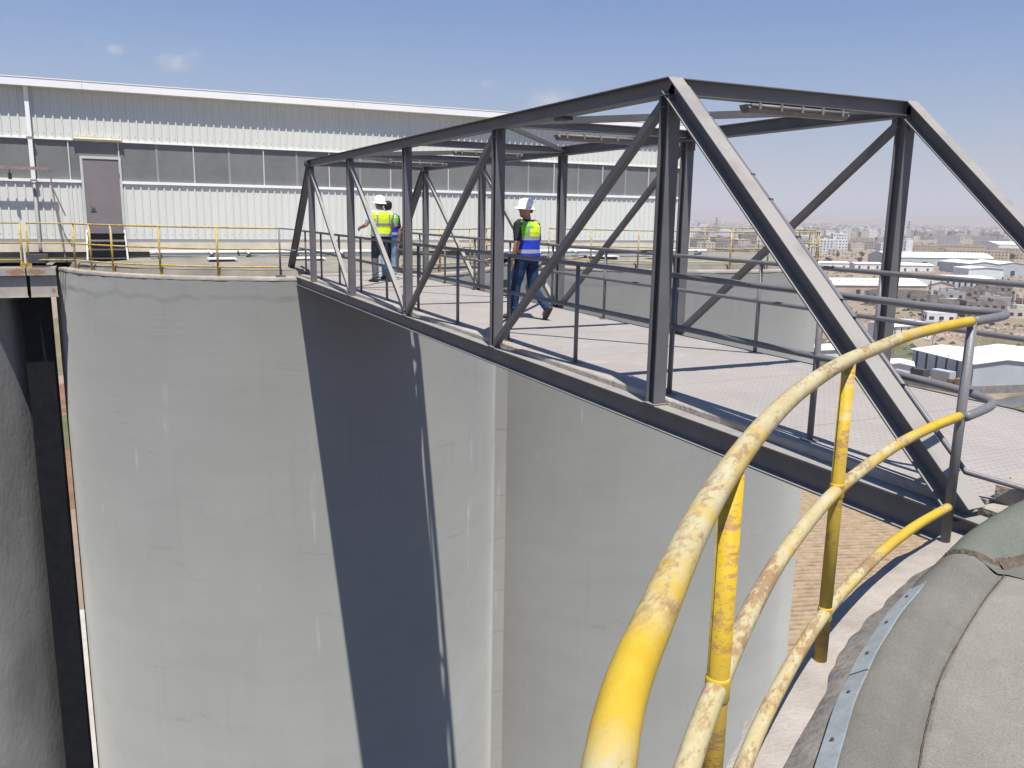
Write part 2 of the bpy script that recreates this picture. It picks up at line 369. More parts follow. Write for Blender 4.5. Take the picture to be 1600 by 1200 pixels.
def single(name, mb, mats, label, cat, base, group=None, smooth=False):
    o = bpy.data.objects.new(name, mb.mesh(name, mats, Vector(base), smooth)); C.objects.link(o); o.location = base
    return tag(o, label, cat, group)
def smooth_by_angle(o, deg=35):
    me = o.data
    me.polygons.foreach_set('use_smooth', [True]*len(me.polygons))
    bm = bmesh.new(); bm.from_mesh(me)
    for e in bm.edges:
        if len(e.link_faces) == 2 and e.calc_face_angle(0) > R(deg): e.smooth = False
    bm.to_mesh(me); bm.free()
def Isec(h, b, tf, tw):
    """profile, u = across flange (b), v = depth (h)"""
    return [(-b/2, -h/2), (b/2, -h/2), (b/2, -h/2+tf), (tw/2, -h/2+tf), (tw/2, h/2-tf), (b/2, h/2-tf), (b/2, h/2), (-b/2, h/2), (-b/2, h/2-tf), (-tw/2, h/2-tf), (-tw/2, -h/2+tf), (-b/2, -h/2+tf)]
def Lsec(a, t): return [(0, 0), (a, 0), (a, t), (t, t), (t, a), (0, a)]
def catmull(pts, n=6):
    P = [Vector(p) for p in pts]; o = []
    for i in range(len(P)-1):
        a = P[max(i-1, 0)]; b = P[i]; c = P[i+1]; d = P[min(i+2, len(P)-1)]
        for k in range(n):
            t = k/n; o.append(.5*((2*b)+(c-a)*t+(2*a-5*b+4*c-d)*t*t+(3*b-a-3*c+d)*t**3))
    o.append(P[-1]); return o

# ================================================================ TERRAIN
G = -38.0
def ground_mat():
    m = bpy.data.materials.new('dry_tan_ground'); m.use_nodes = True; g = NG(m)
    o = g.n('ShaderNodeTexCoord').outputs['Object']
    a = g.noise(o, .004, 6, .62); b = g.noise(o, .03, 6, .6); c = g.noise(o, .25, 6, .65); d = g.noise(o, .011, 4, .5, None, (90, 20, 0))
    col = g.mix(g.ramp(a, .35, .65), (.245, .18, .13), (.30, .235, .18))
    col = g.mix(g.math('MULTIPLY', g.ramp(b, .45, .7), .6), col, (.21, .145, .10))
    col = g.mix(g.math('MULTIPLY', g.ramp(c, .5, .75), .45), col, (.37, .32, .26))
    col = g.mix(g.math('MULTIPLY', g.ramp(d, .56, .66), .55), col, (.20, .19, .10))
    g.l(col, g.b.inputs['Base Color']); g.b.inputs['Roughness'].default_value = 1; g.b.inputs['Specular IOR Level'].default_value = .05
    return m
M['ground'] = ground_mat()
mb = MB(); N = 40; ex = 14000
vs = []; fs = []
for j in range(N+1):
    for i in range(N+1): vs.append((-ex+2*ex*i/N, -ex+2*ex*j/N, G))
for j in range(N):
    for i in range(N): fs.append((j*(N+1)+i, j*(N+1)+i+1, (j+1)*(N+1)+i+1, (j+1)*(N+1)+i))
mb.add(vs, fs); struct(mb.build('ground', M['ground']))
# hills on the horizon
M['hill'] = mat('pinkish_bare_hills', (.30, .22, .18), 1, 0, .16, .0012, 0, 10, .05)
def hill_h(az, d):
    n = noise.noise(Vector((az*7, d*.0004, 1.3)))+.5*noise.noise(Vector((az*21, d*.001, 4.3)))
    e = max(0, (d-6000)/6500); return G+e*(150+75*n) if e < 1 else G+150+75*n
mb = MB(); vs = []; fs = []; na = 150; nd = 16
for i in range(na+1):
    az = R(-60+160*i/na)
    for j in range(nd+1):
        d = 6200+6800*j/nd; vs.append((d*math.sin(az), d*math.cos(az), hill_h(az, d)+.2))
for i in range(na):
    for j in range(nd): fs.append((i*(nd+1)+j, i*(nd+1)+j+1, (i+1)*(nd+1)+j+1, (i+1)*(nd+1)+j))
mb.add(vs, fs); struct(mb.build('hills', M['hill'], smooth=True))
def sheet(name, pts, z, m, kind='structure'):
    b = MB(); b.add([(x, y, G+z) for x, y in pts], [tuple(range(len(pts)))]); o = b.build(name, m); struct(o, kind); return o
def wob(pts, amp, step=6):
    o = []; n = len(pts)
    for i in range(n):
        a = Vector((*pts[i], 0)); b = Vector((*pts[(i+1) % n], 0)); k = max(1, int((b-a).length/step))
        for j in range(k):
            p = a.lerp(b, j/k); q = noise.noise(p*.07)*amp; q2 = noise.noise(p*.07+Vector((50, 9, 2)))*amp; o.append((p.x+q, p.y+q2))
    return o
M['grass'] = mat('dry_green_grass', (.085, .10, .04), 1, 0, .3, .12, 0, 10, .05, col2=(.15, .14, .08))
M['grass2'] = mat('olive_dry_grass', (.13, .125, .06), 1, 0, .3, .10, 0, 10, .05, col2=(.20, .17, .11))
M['soil_red'] = mat('red_brown_soil', (.22, .125, .08), 1, 0, .2, .2, 0, 10, .05)
M['yard'] = mat('pale_yard', (.42, .39, .34), 1, 0, .1, .4, 0, 10, .05)
M['asphalt'] = mat('old_asphalt', (.12, .12, .12), .95, 0, .2, .3, 0, 10, .1)
M['track'] = mat('light_dirt_track', (.34, .28, .21), 1, 0, .1, .2, 0, 10, .05)
sheet('grass_field', wob([(160, 140), (205, 172), (226, 168), (238, 196), (212, 216), (182, 186), (150, 160)], 6), .05, M['grass'])
sheet('dry_grass_field', wob([(236, 150), (300, 160), (330, 205), (276, 206), (238, 172)], 7), .05, M['grass2'])
sheet('verge_grass', wob([(150, 96), (176, 112), (230, 118), (280, 140), (240, 142), (196, 126), (168, 120), (140, 108)], 3), .05, M['grass2'])
sheet('road', [(60, 96), (100, 104), (150, 111), (196, 118), (260, 128), (400, 150), (400, 157), (260, 135), (196, 124.5), (150, 117), (100, 110), (60, 101)], .10, M['asphalt'])
sheet('dirt_track', wob([(240, 205), (300, 190), (420, 230), (560, 300), (556, 306), (418, 237), (300, 197), (243, 211)], 3, 12), .08, M['track'])
sheet('sand_lot', wob([(330, 250), (430, 300), (520, 330), (560, 420), (470, 420), (420, 372), (345, 330)], 10, 10), .05, M['track'])
sheet('yard_paving', [(-14, 34), (3, 34), (3, 89), (-14, 89)], .10, M['yard'])
M['bounce_cut'] = mat('added_dark_asphalt', (.065, .066, .07), .95, 0, .25, .2, 0, 10, .05)
sheet('added_dark_ground', [(-70, -70), (60, -70), (46, 30), (44, 54), (3, 80), (-70, 84)], .05, M['bounce_cut'])  # added dark ground, out of view, to cut light bouncing into the shadows
sheet('red_soil_field', [(-60, 122), (40, 122), (40, 214), (-60, 214)], .05, M['soil_red'])
sheet('crop_strip', [(-60, 154), (40, 154), (40, 180), (-60, 180)], .10, M['grass'])
sheet('scrub_field', [(-90, 225), (60, 225), (60, 345), (-90, 345)], .05, M['grass2'])
# ploughed field: real ridges
M['plough'] = mat('ploughed_straw_soil', (.335, .26, .175), 1, 0, .22, .8, 0, 10, .05, col2=(.235, .17, .11))
mb = MB(); random.seed(3)
fd = Vector((.93, -.30, 0)).normalized(); fp = Vector((-fd.y, fd.x, 0)); org = Vector((70, 66, G+.02)); rows = 110; cols = 64; sp = .95
vs = []
for i in range(rows*4+1):
    ph = i % 4; hh = (0, .22, .42, .20)[ph]
    for j in range(cols+1):
        p = org+fp*((i/4-rows/2)*sp)+fd*((j-cols/2)*1.5)
        n1 = noise.noise(p*.35); n2 = noise.noise(p*1.3)
        vs.append(p+fp*(noise.noise(p*.12)*.35)+Vector((0, 0, max(0, hh*(.9+.35*n1)+.05*n2))))
fs = [(i*(cols+1)+j, i*(cols+1)+j+1, (i+1)*(cols+1)+j+1, (i+1)*(cols+1)+j) for i in range(rows*4) for j in range(cols)]
mb.add(vs, fs); mb.mi = [(1 if (i % 4) in (0, 3) else 0) for i in range(rows*4) for j in range(cols)]
M['furrow'] = mat('darker_furrow_soil', (.255, .185, .118), 1, 0, .25, .8, 0, 10, .05)
struct(mb.build('ploughed_field', [M['plough'], M['furrow']]))

# ================================================================ SILOS
CX, CY, SR = 5.23, 27.7, 6.65
def silo(name_label, cx, cy, rim=-.04, m='silo', seed=0, SR=6.65):
    t = thing('grain_silo', name_label, 'silo', (cx, cy, G))
    zs = [rim-.02*0]; z = rim
    prof_z = [rim, rim-.06, rim-.14, rim-.22, rim-.30, rim-.38, rim-.44, rim-.50, rim-.56, rim-.62, rim-.7, rim-.9, rim-1.2]
    while z > -8: z -= .5; prof_z.append(rim-1.2+z-rim+.0)
    prof_z = sorted(set(round(q, 3) for q in prof_z), reverse=True)+[-10, -14, -20, -28, G]
    def jit(a, rad, z):
        e = rim-.50+.10*noise.noise(Vector((a*9, seed, 0)))+.09*noise.noise(Vector((a*41, seed, 2)))+.05*noise.noise(Vector((a*120, seed, 2)))
        dr = .010 if z > e else 0
        dr += .006*noise.noise(Vector((a*6, z*2.2, seed+3)))+.004*noise.noise(Vector((a*30, z*6, seed+8)))
        return dr, 0
    b = MB(); b.lathe([(SR, q) for q in prof_z], (cx, cy), 0, 2*PI, 420, jit); o = b.build('wall', M[m], t); smooth_by_angle(o, 50)
    return t
left = silo('nearer-left big round grey silo crossed by the footbridge shadow', CX, CY)
right = silo('round grey silo right of the vertical joint strip, partly behind the footbridge', CX+2*SR, CY, seed=5)
near = silo('round silo under the camera whose roof edge fills the bottom right corner', 5.62, -3.42, -.29, 'silo_b', seed=9, SR=6.50)
for (t, cx, cy) in ((left, CX, CY), (right, CX+2*SR, CY)):
    # rim ledge, slab
    def jl(a, rad, z): return (.012*noise.noise(Vector((a*25, rad*3, cx))), .008*noise.noise(Vector((a*30, rad*5, cx+2))))
    b = MB(); b.lathe([(SR+.02, -.10), (SR+.022, -.038), (SR+.005, -.015), (SR-.22, -.005), (SR-.26, -.02)], (cx, cy), 0, 2*PI, 420, jl)
    o = b.build('rim_coping', M['conc'], t); smooth_by_angle(o, 40)
    def js(a, rad, z): return (.02*noise.noise(Vector((a*12, rad, cx))), .022*noise.noise(Vector((a*9, rad*2, cx+5))))
    b = MB(); b.lathe([(SR-.24, -.05), (SR-.27, .03), (SR-.30, .11), (SR-.40, .145), (SR-.6, .15), (SR-1.3, .20), (SR-2.2, .24), (SR-4.5, .26), (.01, .27)], (cx, cy), 0, 2*PI, 220, js)
    o = b.build('roof_slab', M['slab_far'], t); smooth_by_angle(o, 40)
# joint strip between the two silos
b = MB()
sx0 = CX+SR; n = 60
zz = -.15
while zz > -22:
    h = random.choice((1.6, 2.0, 2.4)); jx = random.uniform(-.012, .012)
    b.box(11.50+jx, 12.15+jx, 25.84, 25.94, zz-h+.012, zz); zz -= h
o = b.build('joint_strip', M['silo'], left)
b = MB(); b.box(sx0-.26, sx0+.26, 26.9, 28, G, -.16); b.build('joint_fill', M['silo_b'], left)
# near roof
NC = (5.62, -3.42)
def nj(a, rad, z):
    p = Vector((rad*math.cos(a), rad*math.sin(a), 0))
    return (.012*noise.noise(p*3.1), .010*noise.noise(p*4.7+Vector((3, 1, 2))))
def lobe(x, y):
    """the membrane swells where it is dressed up to the bridge landing"""
    d = math.hypot((x-4.55)/1.15, (y-2.55)/.50); return .13*math.exp(-d*d*1.3)
def nj2(a, rad, z):
    x = NC[0]+rad*math.cos(a); y = NC[1]+rad*math.sin(a); p = Vector((x, y, 0))
    dz = .012*noise.noise(p*2.7)+.004*noise.noise(p*9)
    return (.006*noise.noise(p*3.1+Vector((0, 0, 7))), dz+lobe(x, y)*(1 if rad < 6.5 else 0))
A0, A1 = R(60), R(200)
b = MB(); 
def nje(a, rad, z): 
    e = .035*noise.noise(Vector((a*9, 1, 1)))+.02*noise.noise(Vector((a*38, 5, 1)))
    return ((e if rad > 6.5 else 0)+.006*noise.noise(Vector((a*60, rad, 1))), .006*noise.noise(Vector((a*40, rad*4, 1))))
b.lathe([(6.50, -.30), (6.57, -.26), (6.60, -.118), (6.56, -.10), (6.48, -.098), (6.40, -.098), (6.34, -.10), (6.28, -.10)], NC, A0, A1, 700, nje)
o = b.build('ledge', M['conc_pink'], near); smooth_by_angle(o, 45)
b = MB(); 
def njm(a, rad, z): 
    e = .03*noise.noise(Vector((a*11, 3, 7)))+.012*noise.noise(Vector((a*45, 5, 3)))
    return (e if rad > 6.37 else 0, .004*noise.noise(Vector((a*50, rad*9, 1))))
b.lathe([(6.43, -.10), (6.42, -.086), (6.36, -.06), (6.32, -.03), (6.28, -.03)], NC, A0, A1, 700, njm)
o = b.build('mortar_fillet', M['mortar'], near); smooth_by_angle(o, 45)
ZP = [(6.345, -.055), (6.33, -.014), (6.28, .022), (6.24, .034), (6.19, .032), (6.15, .016), (6.12, -.010), (6.10, -.024), (6.08, -.026), (6.05, -.016), (5.98, -.008), (5.84, 0), (5.0, .018)]
prof = [q for q in ZP if q[0] > 6.04]+[(6.03, -.018)]
b = MB(); b.lathe(prof, NC, A0, A1, 560, nj2); o = b.build('roof_membrane', M['membrane'], near); smooth_by_angle(o, 60)
prof = [(6.07, -.034), (6.055, -.017), (6.04, -.014), (5.98, -.006), (5.9, -.001)]+[(5.8-.2*i, .004*min(i, 6)) for i in range(22)]+[(1.2, .03), (.01, .03)]
b = MB(); b.lathe(prof, NC, 0, 2*PI, 300, nj2); o = b.build('roof_slab', M['slab'], near); smooth_by_angle(o, 60)
# greenish patch lapped over the swelling near the bridge
b = MB(); prof = [(6.40-.045*i, 0) for i in range(22)]
def pz(a, rad, z):
    x = NC[0]+rad*math.cos(a); y = NC[1]+rad*math.sin(a)
    zz = ZP
    base = zz[-1][1]
    if rad >= 6.345: base = -.055-(rad-6.345)*1.4
    else:
        for (r1, z1), (r2, z2) in zip(zz, zz[1:]):
            if r2 <= rad <= r1: base = z2+(z1-z2)*(rad-r2)/(r1-r2); break
    p = Vector((x, y, 0)); dr = .006*noise.noise(p*3.1+Vector((0, 0, 7)))
    return (dr, base+.012*noise.noise(p*2.7)+.004*noise.noise(p*9)+lobe(x, y)+.007+.004*noise.noise(p*14))
b.lathe(prof, NC, R(81), R(109.5), 130, pz); o = b.build('membrane_patch', M['membrane_g'], near); smooth_by_angle(o, 60)
# brown sealant beads smeared along laps and cracks
M['sealant'] = mat('brown_sealant', (.085, .068, .052), .9, 0, .35, 30, .8, 60, .1, col2=(.15, .12, .095))
def roof_z(x, y):
    rad = math.hypot(x-NC[0], y-NC[1]); zz = ZP; base = zz[-1][1]
    for (r1, z1), (r2, z2) in zip(zz, zz[1:]):
        if r2 <= rad <= r1: base = z2+(z1-z2)*(rad-r2)/(r1-r2); break
    p = Vector((x, y, 0)); return base+.012*noise.noise(p*2.7)+.004*noise.noise(p*9)+lobe(x, y)
def bead(pts, w0, w1, nm='sealant_bead', hgt=.012):
    P_ = catmull([(x, y, 0) for x, y in pts], 14); b = MB(); vs = []
    for i, p in enumerate(P_):
        d = (P_[min(i+1, len(P_)-1)]-P_[max(i-1, 0)]).normalized(); n_ = Vector((-d.y, d.x, 0)); t = i/(len(P_)-1); w_ = (w0*(1-t)+w1*t)*(1+1.3*noise.noise(p*11)+.6*noise.noise(p*37)); w_ = max(w_, .003)
        for q, hh in ((-1, -.004), (-.4, hgt), (.5, hgt*.8), (1, -.004)):
            v = p+n_*w_*q*(1+.3*noise.noise(p*50+Vector((q, 0, 0)))); vs.append((v.x, v.y, roof_z(v.x, v.y)+hh+.006))
    fs = [(i*4+j, i*4+j+1, (i+1)*4+j+1, (i+1)*4+j) for i in range(len(P_)-1) for j in range(3)]
    b.add(vs, fs); o = b.build(nm, M['sealant'], near); smooth_by_angle(o, 60)
def pol(rad, deg): return (NC[0]+rad*math.cos(R(deg)), NC[1]+rad*math.sin(R(deg)))
bead([pol(6.315, 109.6), pol(6.27, 109.55), pol(6.2, 109.4), pol(6.12, 109.0), pol(6.07, 108.4)], .012, .020)
bead([pol(6.10, 108.9), pol(6.06, 108.1), pol(6.03, 107.4)], .040, .030, hgt=.016)
bead([pol(6.05, 108.0), pol(5.93, 106.5), pol(5.80, 104), pol(5.72, 100), pol(5.74, 95)], .012, .007)
bead([pol(6.03, 107.8), pol(5.9, 107.6), pol(5.74, 105.8), pol(5.64, 102)], .008, .004)
bead([pol(6.06, 108.2), pol(6.062, 112), pol(6.058, 117), pol(6.062, 121.3), pol(6.06, 128), pol(6.058, 136), pol(6.06, 146)], .0035, .003, hgt=.002)
# metal strip with screws along the membrane edge
for k, (a0, a1) in enumerate(((110.2, 113.2), (113.26, 121.6), (121.67, 133), (133.1, 146), (146.1, 160))):
    b = MB()
    def jj(a, rad, z): return (.0012*math.sin(a*90+k), .003*noise.noise(Vector((a*30, rad, 3))))
    b.lathe([(6.332, -.030), (6.334, .000), (6.276, .042), (6.272, .036)], NC, R(a0), R(a1), 60, jj)
    st = b.build('metal_strip', M['galv'], near)
    nsc = max(2, int((a1-a0)/2.3))
    for q in range(nsc):
        a = R(a0+(a1-a0)*(q+.5)/nsc); b = MB(); p = Vector((NC[0]+6.304*math.cos(a), NC[1]+6.304*math.sin(a), .022)); 
        d = Vector((math.cos(a), math.sin(a), .0)); nrm = (d*.6+Vector((0, 0, 1))).normalized()
        b.tube([p, p+nrm*.006], .0065, 8); b.build('screw', M['darksteel'], st)
# broken concrete at the bridge landing
b = MB()
for (x, y, z, sxx, syy, szz, rz) in ((4.62, 2.92, .07, .13, .075, .07, .2), (4.86, 2.96, .06, .14, .07, .065, -.15), (5.2, 2.98, .06, .2, .07, .06, .05), (5.7, 3.0, .05, .28, .08, .06, 0), (6.3, 3.0, .05, .3, .08, .06, .02)):
    vs = []; 
    for k in (-1, 1):
        for (i, j) in ((-1, -1), (0, -1.1), (1, -1), (1, 1), (0, 1.05), (-1, 1)):
            q = Vector((i*sxx, j*syy, k*szz+(.03*noise.noise(Vector((x*9+i, j*3, k))) if k > 0 else 0))); q.rotate(Matrix.Rotation(rz, 3, 'Z')); vs.append(Vector((x, y, z))+q*random.uniform(.9, 1.1))
    b.add(vs, [(5, 4, 3, 2, 1, 0), (6, 7, 8, 9, 10, 11)]+[(i, (i+1) % 6, 6+(i+1) % 6, 6+i) for i in range(6)])
b.build('landing_curb', M['conc'], near)
b = MB(); b.box(4.32, 6.86, 2.55, 2.955, -.30, .035); b.build('landing_sill', M['conc'], near)

# neighbour silo at far left; an added black panel paints its deep shade strip
t = thing('grain_silo', 'dark shaded grey silo at the left edge of the picture, beyond a black gap', 'silo', (-8.35, 29.3, G))
b = MB(); b.lathe([(SR, q) for q in (-.04, -.5, -1, -2, -3, -4, -6, -8, -10, -14, -20, -28, G)], (-8.35, 29.3), 0, 2*PI, 200)
o = b.build('wall', M['silo_shade'], t); smooth_by_angle(o, 50)
b = MB(); b.lathe([(SR+.02, -.10), (SR+.02, -.03), (SR-.2, -.01), (SR-.3, .1), (SR-2, .2), (.01, .26)], (-8.35, 29.3), 0, 2*PI, 120)
b.build('roof_slab', M['slab_far'], t)
b = MB(); b.box(-2.19, -1.53, 26.0, 27.2, -30, -.72); b.build('shade_panel', M['black'], t)

# channel beams bridging the joint at the rim
M['beam_cream'] = steel_rust('cream_channel_paint', (.34, .32, .29), .70, ((-.25, -.08, .22, .24, .10), (.20, -.08, .22, .26, .11), (.55, 0, -.28, .07, .08)))
t = thing('joint_cover_channel', 'rust stained steel channel pair closing the joint left of the silo rim', 'steel beam', (-1.9, 25.3, -.3))
for (x0, x1) in ((-3.9, -1.955), (-1.925, -1.26)):
    b = MB(); b.box(x0, x1, 25.24, 26.6, -.02, .02); b.build('top_plate', M['beam_cream'], t)
    b = MB(); b.box(x0, x1, 25.22, 25.24, -.17, .018); b.build('edge_plate', M['beam_cream'], t)
    b = MB(); b.box(x0+.05, x1, 25.34, 25.36, -.72, -.02); b.build('web', M['beam_cream'], t)
    b = MB(); b.box(x0+.05, x1+.02, 25.27, 25.36, -.745, -.722); b.build('lower_flange', M['conc'], t)

# ================================================================ GALLERY BUILDING
YB = 26.0; BX0, BX1 = -7.0, 19.15
bd = thing('gallery_shed', 'long white ribbed metal shed with grey window band on the silo tops', 'building', ((BX0+BX1)/2, YB, .3))
# ribbed cladding sheets, 1 m wide, ribs every 0.2 m
def sheet_mesh(z0, z1, wd, name):
    b = MB(); pr = []; k = max(1, round(wd/.2))
    pr = [(0, 0)]
    for i in range(k):
        x = wd*i/k; s = wd/k; pr += [(x+s*.62, 0), (x+s*.70, -.028), (x+s*.84, -.028), (x+s*.92, 0)]
    pr.append((wd-.002, 0))
    n = len(pr); vs = [(x, y, z0) for x, y in pr]+[(x, y, z1) for x, y in pr]+[(x, y+.004, z0) for x, y in pr]
    fs = [(i, i+1, n+i+1, n+i) for i in range(n-1)]+[(2*n+i, 2*n+i+1, i+1, i) for i in range(n-1)]
    b.add(vs, fs); return b.mesh(name, M['clad'])
up = sheet_mesh(3.34, 4.78, 1.0, 'upper_sheet'); lo = sheet_mesh(.74, 2.22, 1.0, 'lower_sheet')
loc0 = bd.location
def place(me, name, x, y, z, par=bd):
    o = bpy.data.objects.new(name, me); C.objects.link(o); o.parent = par; o.location = Vector((x, y, z))-loc0; return o
x = -6.6
while x < BX1-.3:
    place(up, 'cladding_sheet', x, YB, 0)
    if not (-.65 < x+.5 < .65+.25): place(lo, 'cladding_sheet', x, YB, 0)
    x += 1.0
l1 = sheet_mesh(.74, 2.22, .18, 'lower_sheet_narrow'); 
l2 = sheet_mesh(.74, 2.22, .42, 'lower_sheet_narrow')
place(l2, 'cladding_sheet', -.6-.42+.10, YB+.001, 0)
# screws rows
b = MB()
x = -6.6
while x < BX1:
    for z in (.86, 3.46):
        if not (-.6 < x < .6 and z < 2): b.box(x+.1, x+.115, YB-.008, YB+.001, z, z+.015)
    x += .2
struct(b.build('cladding_screws', M['darksteel'], bd), 'stuff')
# backing wall (body), roof
b = MB(); b.box(BX0, BX1-.02, YB+.09, YB+9, .2, 4.78); b.build('wall', M['clad'], bd)
b = MB(); b.box(BX1-.02, BX1+.0, YB-.03, YB+9, .72, 4.78); b.build('corner_trim', M['clad'], bd)
# fascia / gutter in lengths
x = BX0-.5; k = 0
while x < BX1+.9:
    x1 = min(x+7.2, BX1+.95)
    b = MB(); b.box(x, x1-.006, YB-.30, YB+.1, 4.60, 4.79); o = b.build('fascia', M['fascia'], bd)
    b = MB(); b.box(x, x1-.006, YB-.31, YB+.12, 4.792, 4.815); b.build('roof_edge', M['fascia'], bd)
    x = x1
b = MB(); b.add([(BX0-.5, YB+.12, 4.80), (BX1+.95, YB+.12, 4.80), (BX1+.95, YB+5, 5.1), (BX0-.5, YB+5, 5.1), (BX1+.95, YB+9.2, 4.8), (BX0-.5, YB+9.2, 4.8)], [(0, 1, 2, 3), (3, 2, 4, 5)])
b.build('roof', M['fascia'], bd)
# window band
b = MB(); b.box(BX0, BX1-.03, YB-.045, YB+.02, 3.315, 3.345); b.build('head_flashing', M['fascia'], bd)
for (xa, xb) in ((BX0, -.50), (.50, BX1-.03)):
    b = MB(); b.box(xa, xb, YB-.06, YB+.06, 2.225, 2.30); b.build('sill_flashing', M['fascia'], bd)
edges = [-6.4, -5.4, -4.4, -3.45, -2.45, -1.52, -.75]
x = .46; r_ = [x]
while x < BX1-1.2:
    x += .955; r_.append(x)
r_.append(BX1-.04)
for L_, in ((edges,), (r_,)):
    for i in range(len(L_)-1):
        b = MB(); b.box(L_[i]+.012, L_[i+1]-.012, YB+.02, YB+.028, 2.30, 3.315); b.build('window_pane', M['pane'], bd)
    for i, xx in enumerate(L_):
        b = MB(); bright = (i % 2 == 0)
        if bright: b.box(xx-.016, xx+.016, YB-.02, YB+.035, 2.30, 3.315)
        else: b.box(xx-.03, xx+.03, YB+.008, YB+.035, 2.30, 3.315)
        b.build('mullion', M['frame'] if bright else M['frame_faint'], bd)
b = MB(); b.box(-.74, .45, YB+.02, YB+.028, 2.92, 3.315); b.build('window_pane', M['pane'], bd)
b = MB(); b.box(-.74, -.50, YB+.02, YB+.028, 2.30, 2.92); b.build('window_pane', M['pane'], bd)
# door
d = MB(); d.box(-.435, .435, YB-.02, YB+.03, .62, 2.86); dr = d.build('door', M['door'], bd)
b = MB(); b.box(-.33, -.22, YB-.045, YB-.02, 1.50, 1.68); b.tube([(-.30, YB-.05, 1.62), (-.30, YB-.08, 1.62), (-.20, YB-.08, 1.62)], .010, 8); b.build('handle', M['lampgrey'], dr)
b = MB()
b.box(-.50, -.437, YB-.04, YB+.05, .62, 2.93); b.box(.437, .50, YB-.04, YB+.05, .62, 2.93); b.box(-.437, .437, YB-.04, YB+.05, 2.862, 2.93)
b.build('door_frame', M['frame'], bd)
b = MB(); b.box(.437, .447, YB-.055, YB-.04, 1.0, 1.1); b.box(.437, .447, YB-.055, YB-.04, 2.4, 2.5); b.build('hinge', M['darksteel'], dr)
# base beam and shadow gap
b = MB(); b.box(BX0, BX1+.03, YB-.05, YB+.085, .655, .735); b.build('base_flashing', M['frame_faint'], bd)
b = MB(); b.box(BX0, BX1+.05, YB-.09, YB+.08, .40, .652); b.build('base_beam', M['cream'], bd)
b = MB(); b.box(BX0, BX1+.03, YB-.03, YB+.08, .12, .398); b.build('plinth', M['membrane_g'], bd)
# downpipe
t = bd
b = MB(); b.box(-1.66, -1.56, YB-.15, YB-.05, 2.2, 4.6); b.build('downpipe', M['fascia'], t)
b = MB(); b.tube([(-1.61, YB-.1, 2.22), (-1.61, YB-.1, .55), (-1.60, YB-.16, .42)], .04, 12); b.build('lower_pipe', M['frame_faint'], t, smooth=True)
b = MB(); b.box(-1.69, -1.53, YB-.155, YB-.03, 3.30, 3.36); b.box(-1.69, -1.53, YB-.155, YB-.03, 2.24, 2.28); b.build('pipe_bracket', M['frame_faint'], t)
# door lamp
t = thing('tube_light', 'yellowed tube light fitting mounted on the wall above the grey door', 'light', (-.02, YB-.08, 3.38))
b = MB(); b.box(-.62, .56, YB-.10, YB-.03, 3.39, 3.43); b.build('housing', M['lampwhite'], t)
b = MB(); b.tube([(-.60, YB-.10, 3.365), (.54, YB-.10, 3.365)], .028, 10); b.build('tube', M['lampwhite'], t)
b = MB(); b.box(-.63, -.60, YB-.13, YB-.03, 3.33, 3.43); b.box(.54, .57, YB-.13, YB-.03, 3.33, 3.43); b.build('end_cap', M['frame'], t)
# hoist arm and props on the left wall
t = thing('jib_arm', 'faded red horizontal arm with hanging hook before the left windows', 'hoist', (-2.0, 25.6, 2.5))
b = MB(); b.box(-3.6, -1.18, 25.59, 25.65, 2.51, 2.59); b.build('arm', M['pipe_red'], t)
b = MB(); b.tube([(-2.12, 25.62, 2.5), (-2.12, 25.62, 2.42)], .012, 8); b.box(-2.16, -2.08, 25.59, 25.65, 2.26, 2.42); b.build('hook_block', M['cable'], t)
b = MB(); b.tube([(-1.22, 25.62, 2.56), (-1.10, 25.62, 1.0), (-1.02, 25.62, .25)], .020, 10); b.build('prop', M['pipe_red'], t)
b = MB(); b.tube([(-1.19, 25.6, 2.1), (-.93, 25.6, 1.35)], .018, 8); b.build('brace', M['pipe_red'], t)
# steps at the door
t = thing('door_steps', 'small grey steel steps leaning below the grey door', 'steps', (0, 25.6, .2))
for s in (-1, 1):
    b = MB(); b.bar((s*.46, 25.75, .98), (s*.49, 25.32, .20), [(-.02, -.03), (.02, -.03), (.02, .03), (-.02, .03)], (1, 0, 0)); b.build('side_rail', M['frame'], t)
for k in range(4):
    z = .92-.22*k; y = 25.72-.12*k
    b = MB(); b.box(-.46, .46, y-.10, y+.06, z-.02, z); b.build('tread', M['steel'], t)
    b = MB(); b.box(-.46, .46, y+.07, y+.075, z-.19, z-.02); b.build('riser', M['darksteel'], t)
# roof pipes along the wall
for (xa, xb, y, z, rr_, lab) in ((1.05, 3.35, 25.45, .40, .045, 'first white pipe length on the roof, right of the door steps'), (3.40, 7.4, 25.42, .41, .045, 'second white pipe length on the roof, behind the far end of the footbridge'), (11.4, 15.4, 25.4, .40, .05, 'white pipe length on the right silo roof, seen behind the footbridge'), (17.6, 19.6, 25.0, .42, .05, 'pipe length at the far right of the right silo roof')):
    t = thing('roof_pipe', lab, 'pipe', ((xa+xb)/2, y, z), 'pipes lying along the shed wall')
    b = MB(); b.tube([(xa, y, z), (xb, y, z)], rr_, 12); b.build('pipe', M['white'], t, smooth=False)
    b = MB(); b.box(xa, xb, y-.20, y-.12, z-.10, z-.06); b.build('cable_tray', M['galv'], t)
    k = xa+.25
    while k < xb:
        b = MB(); b.box(k-.05, k+.05, y-.22, y+.08, .16, z-.05); b.build('support', M['darksteel'], t)
        b = MB(); b.tube([(k, y-.2, z-.05), (k-.1, y-.02, z+.07), (k+.14, y+.1, z-.02)], .014, 6); b.build('clip', M['white'], t); k += 1.35
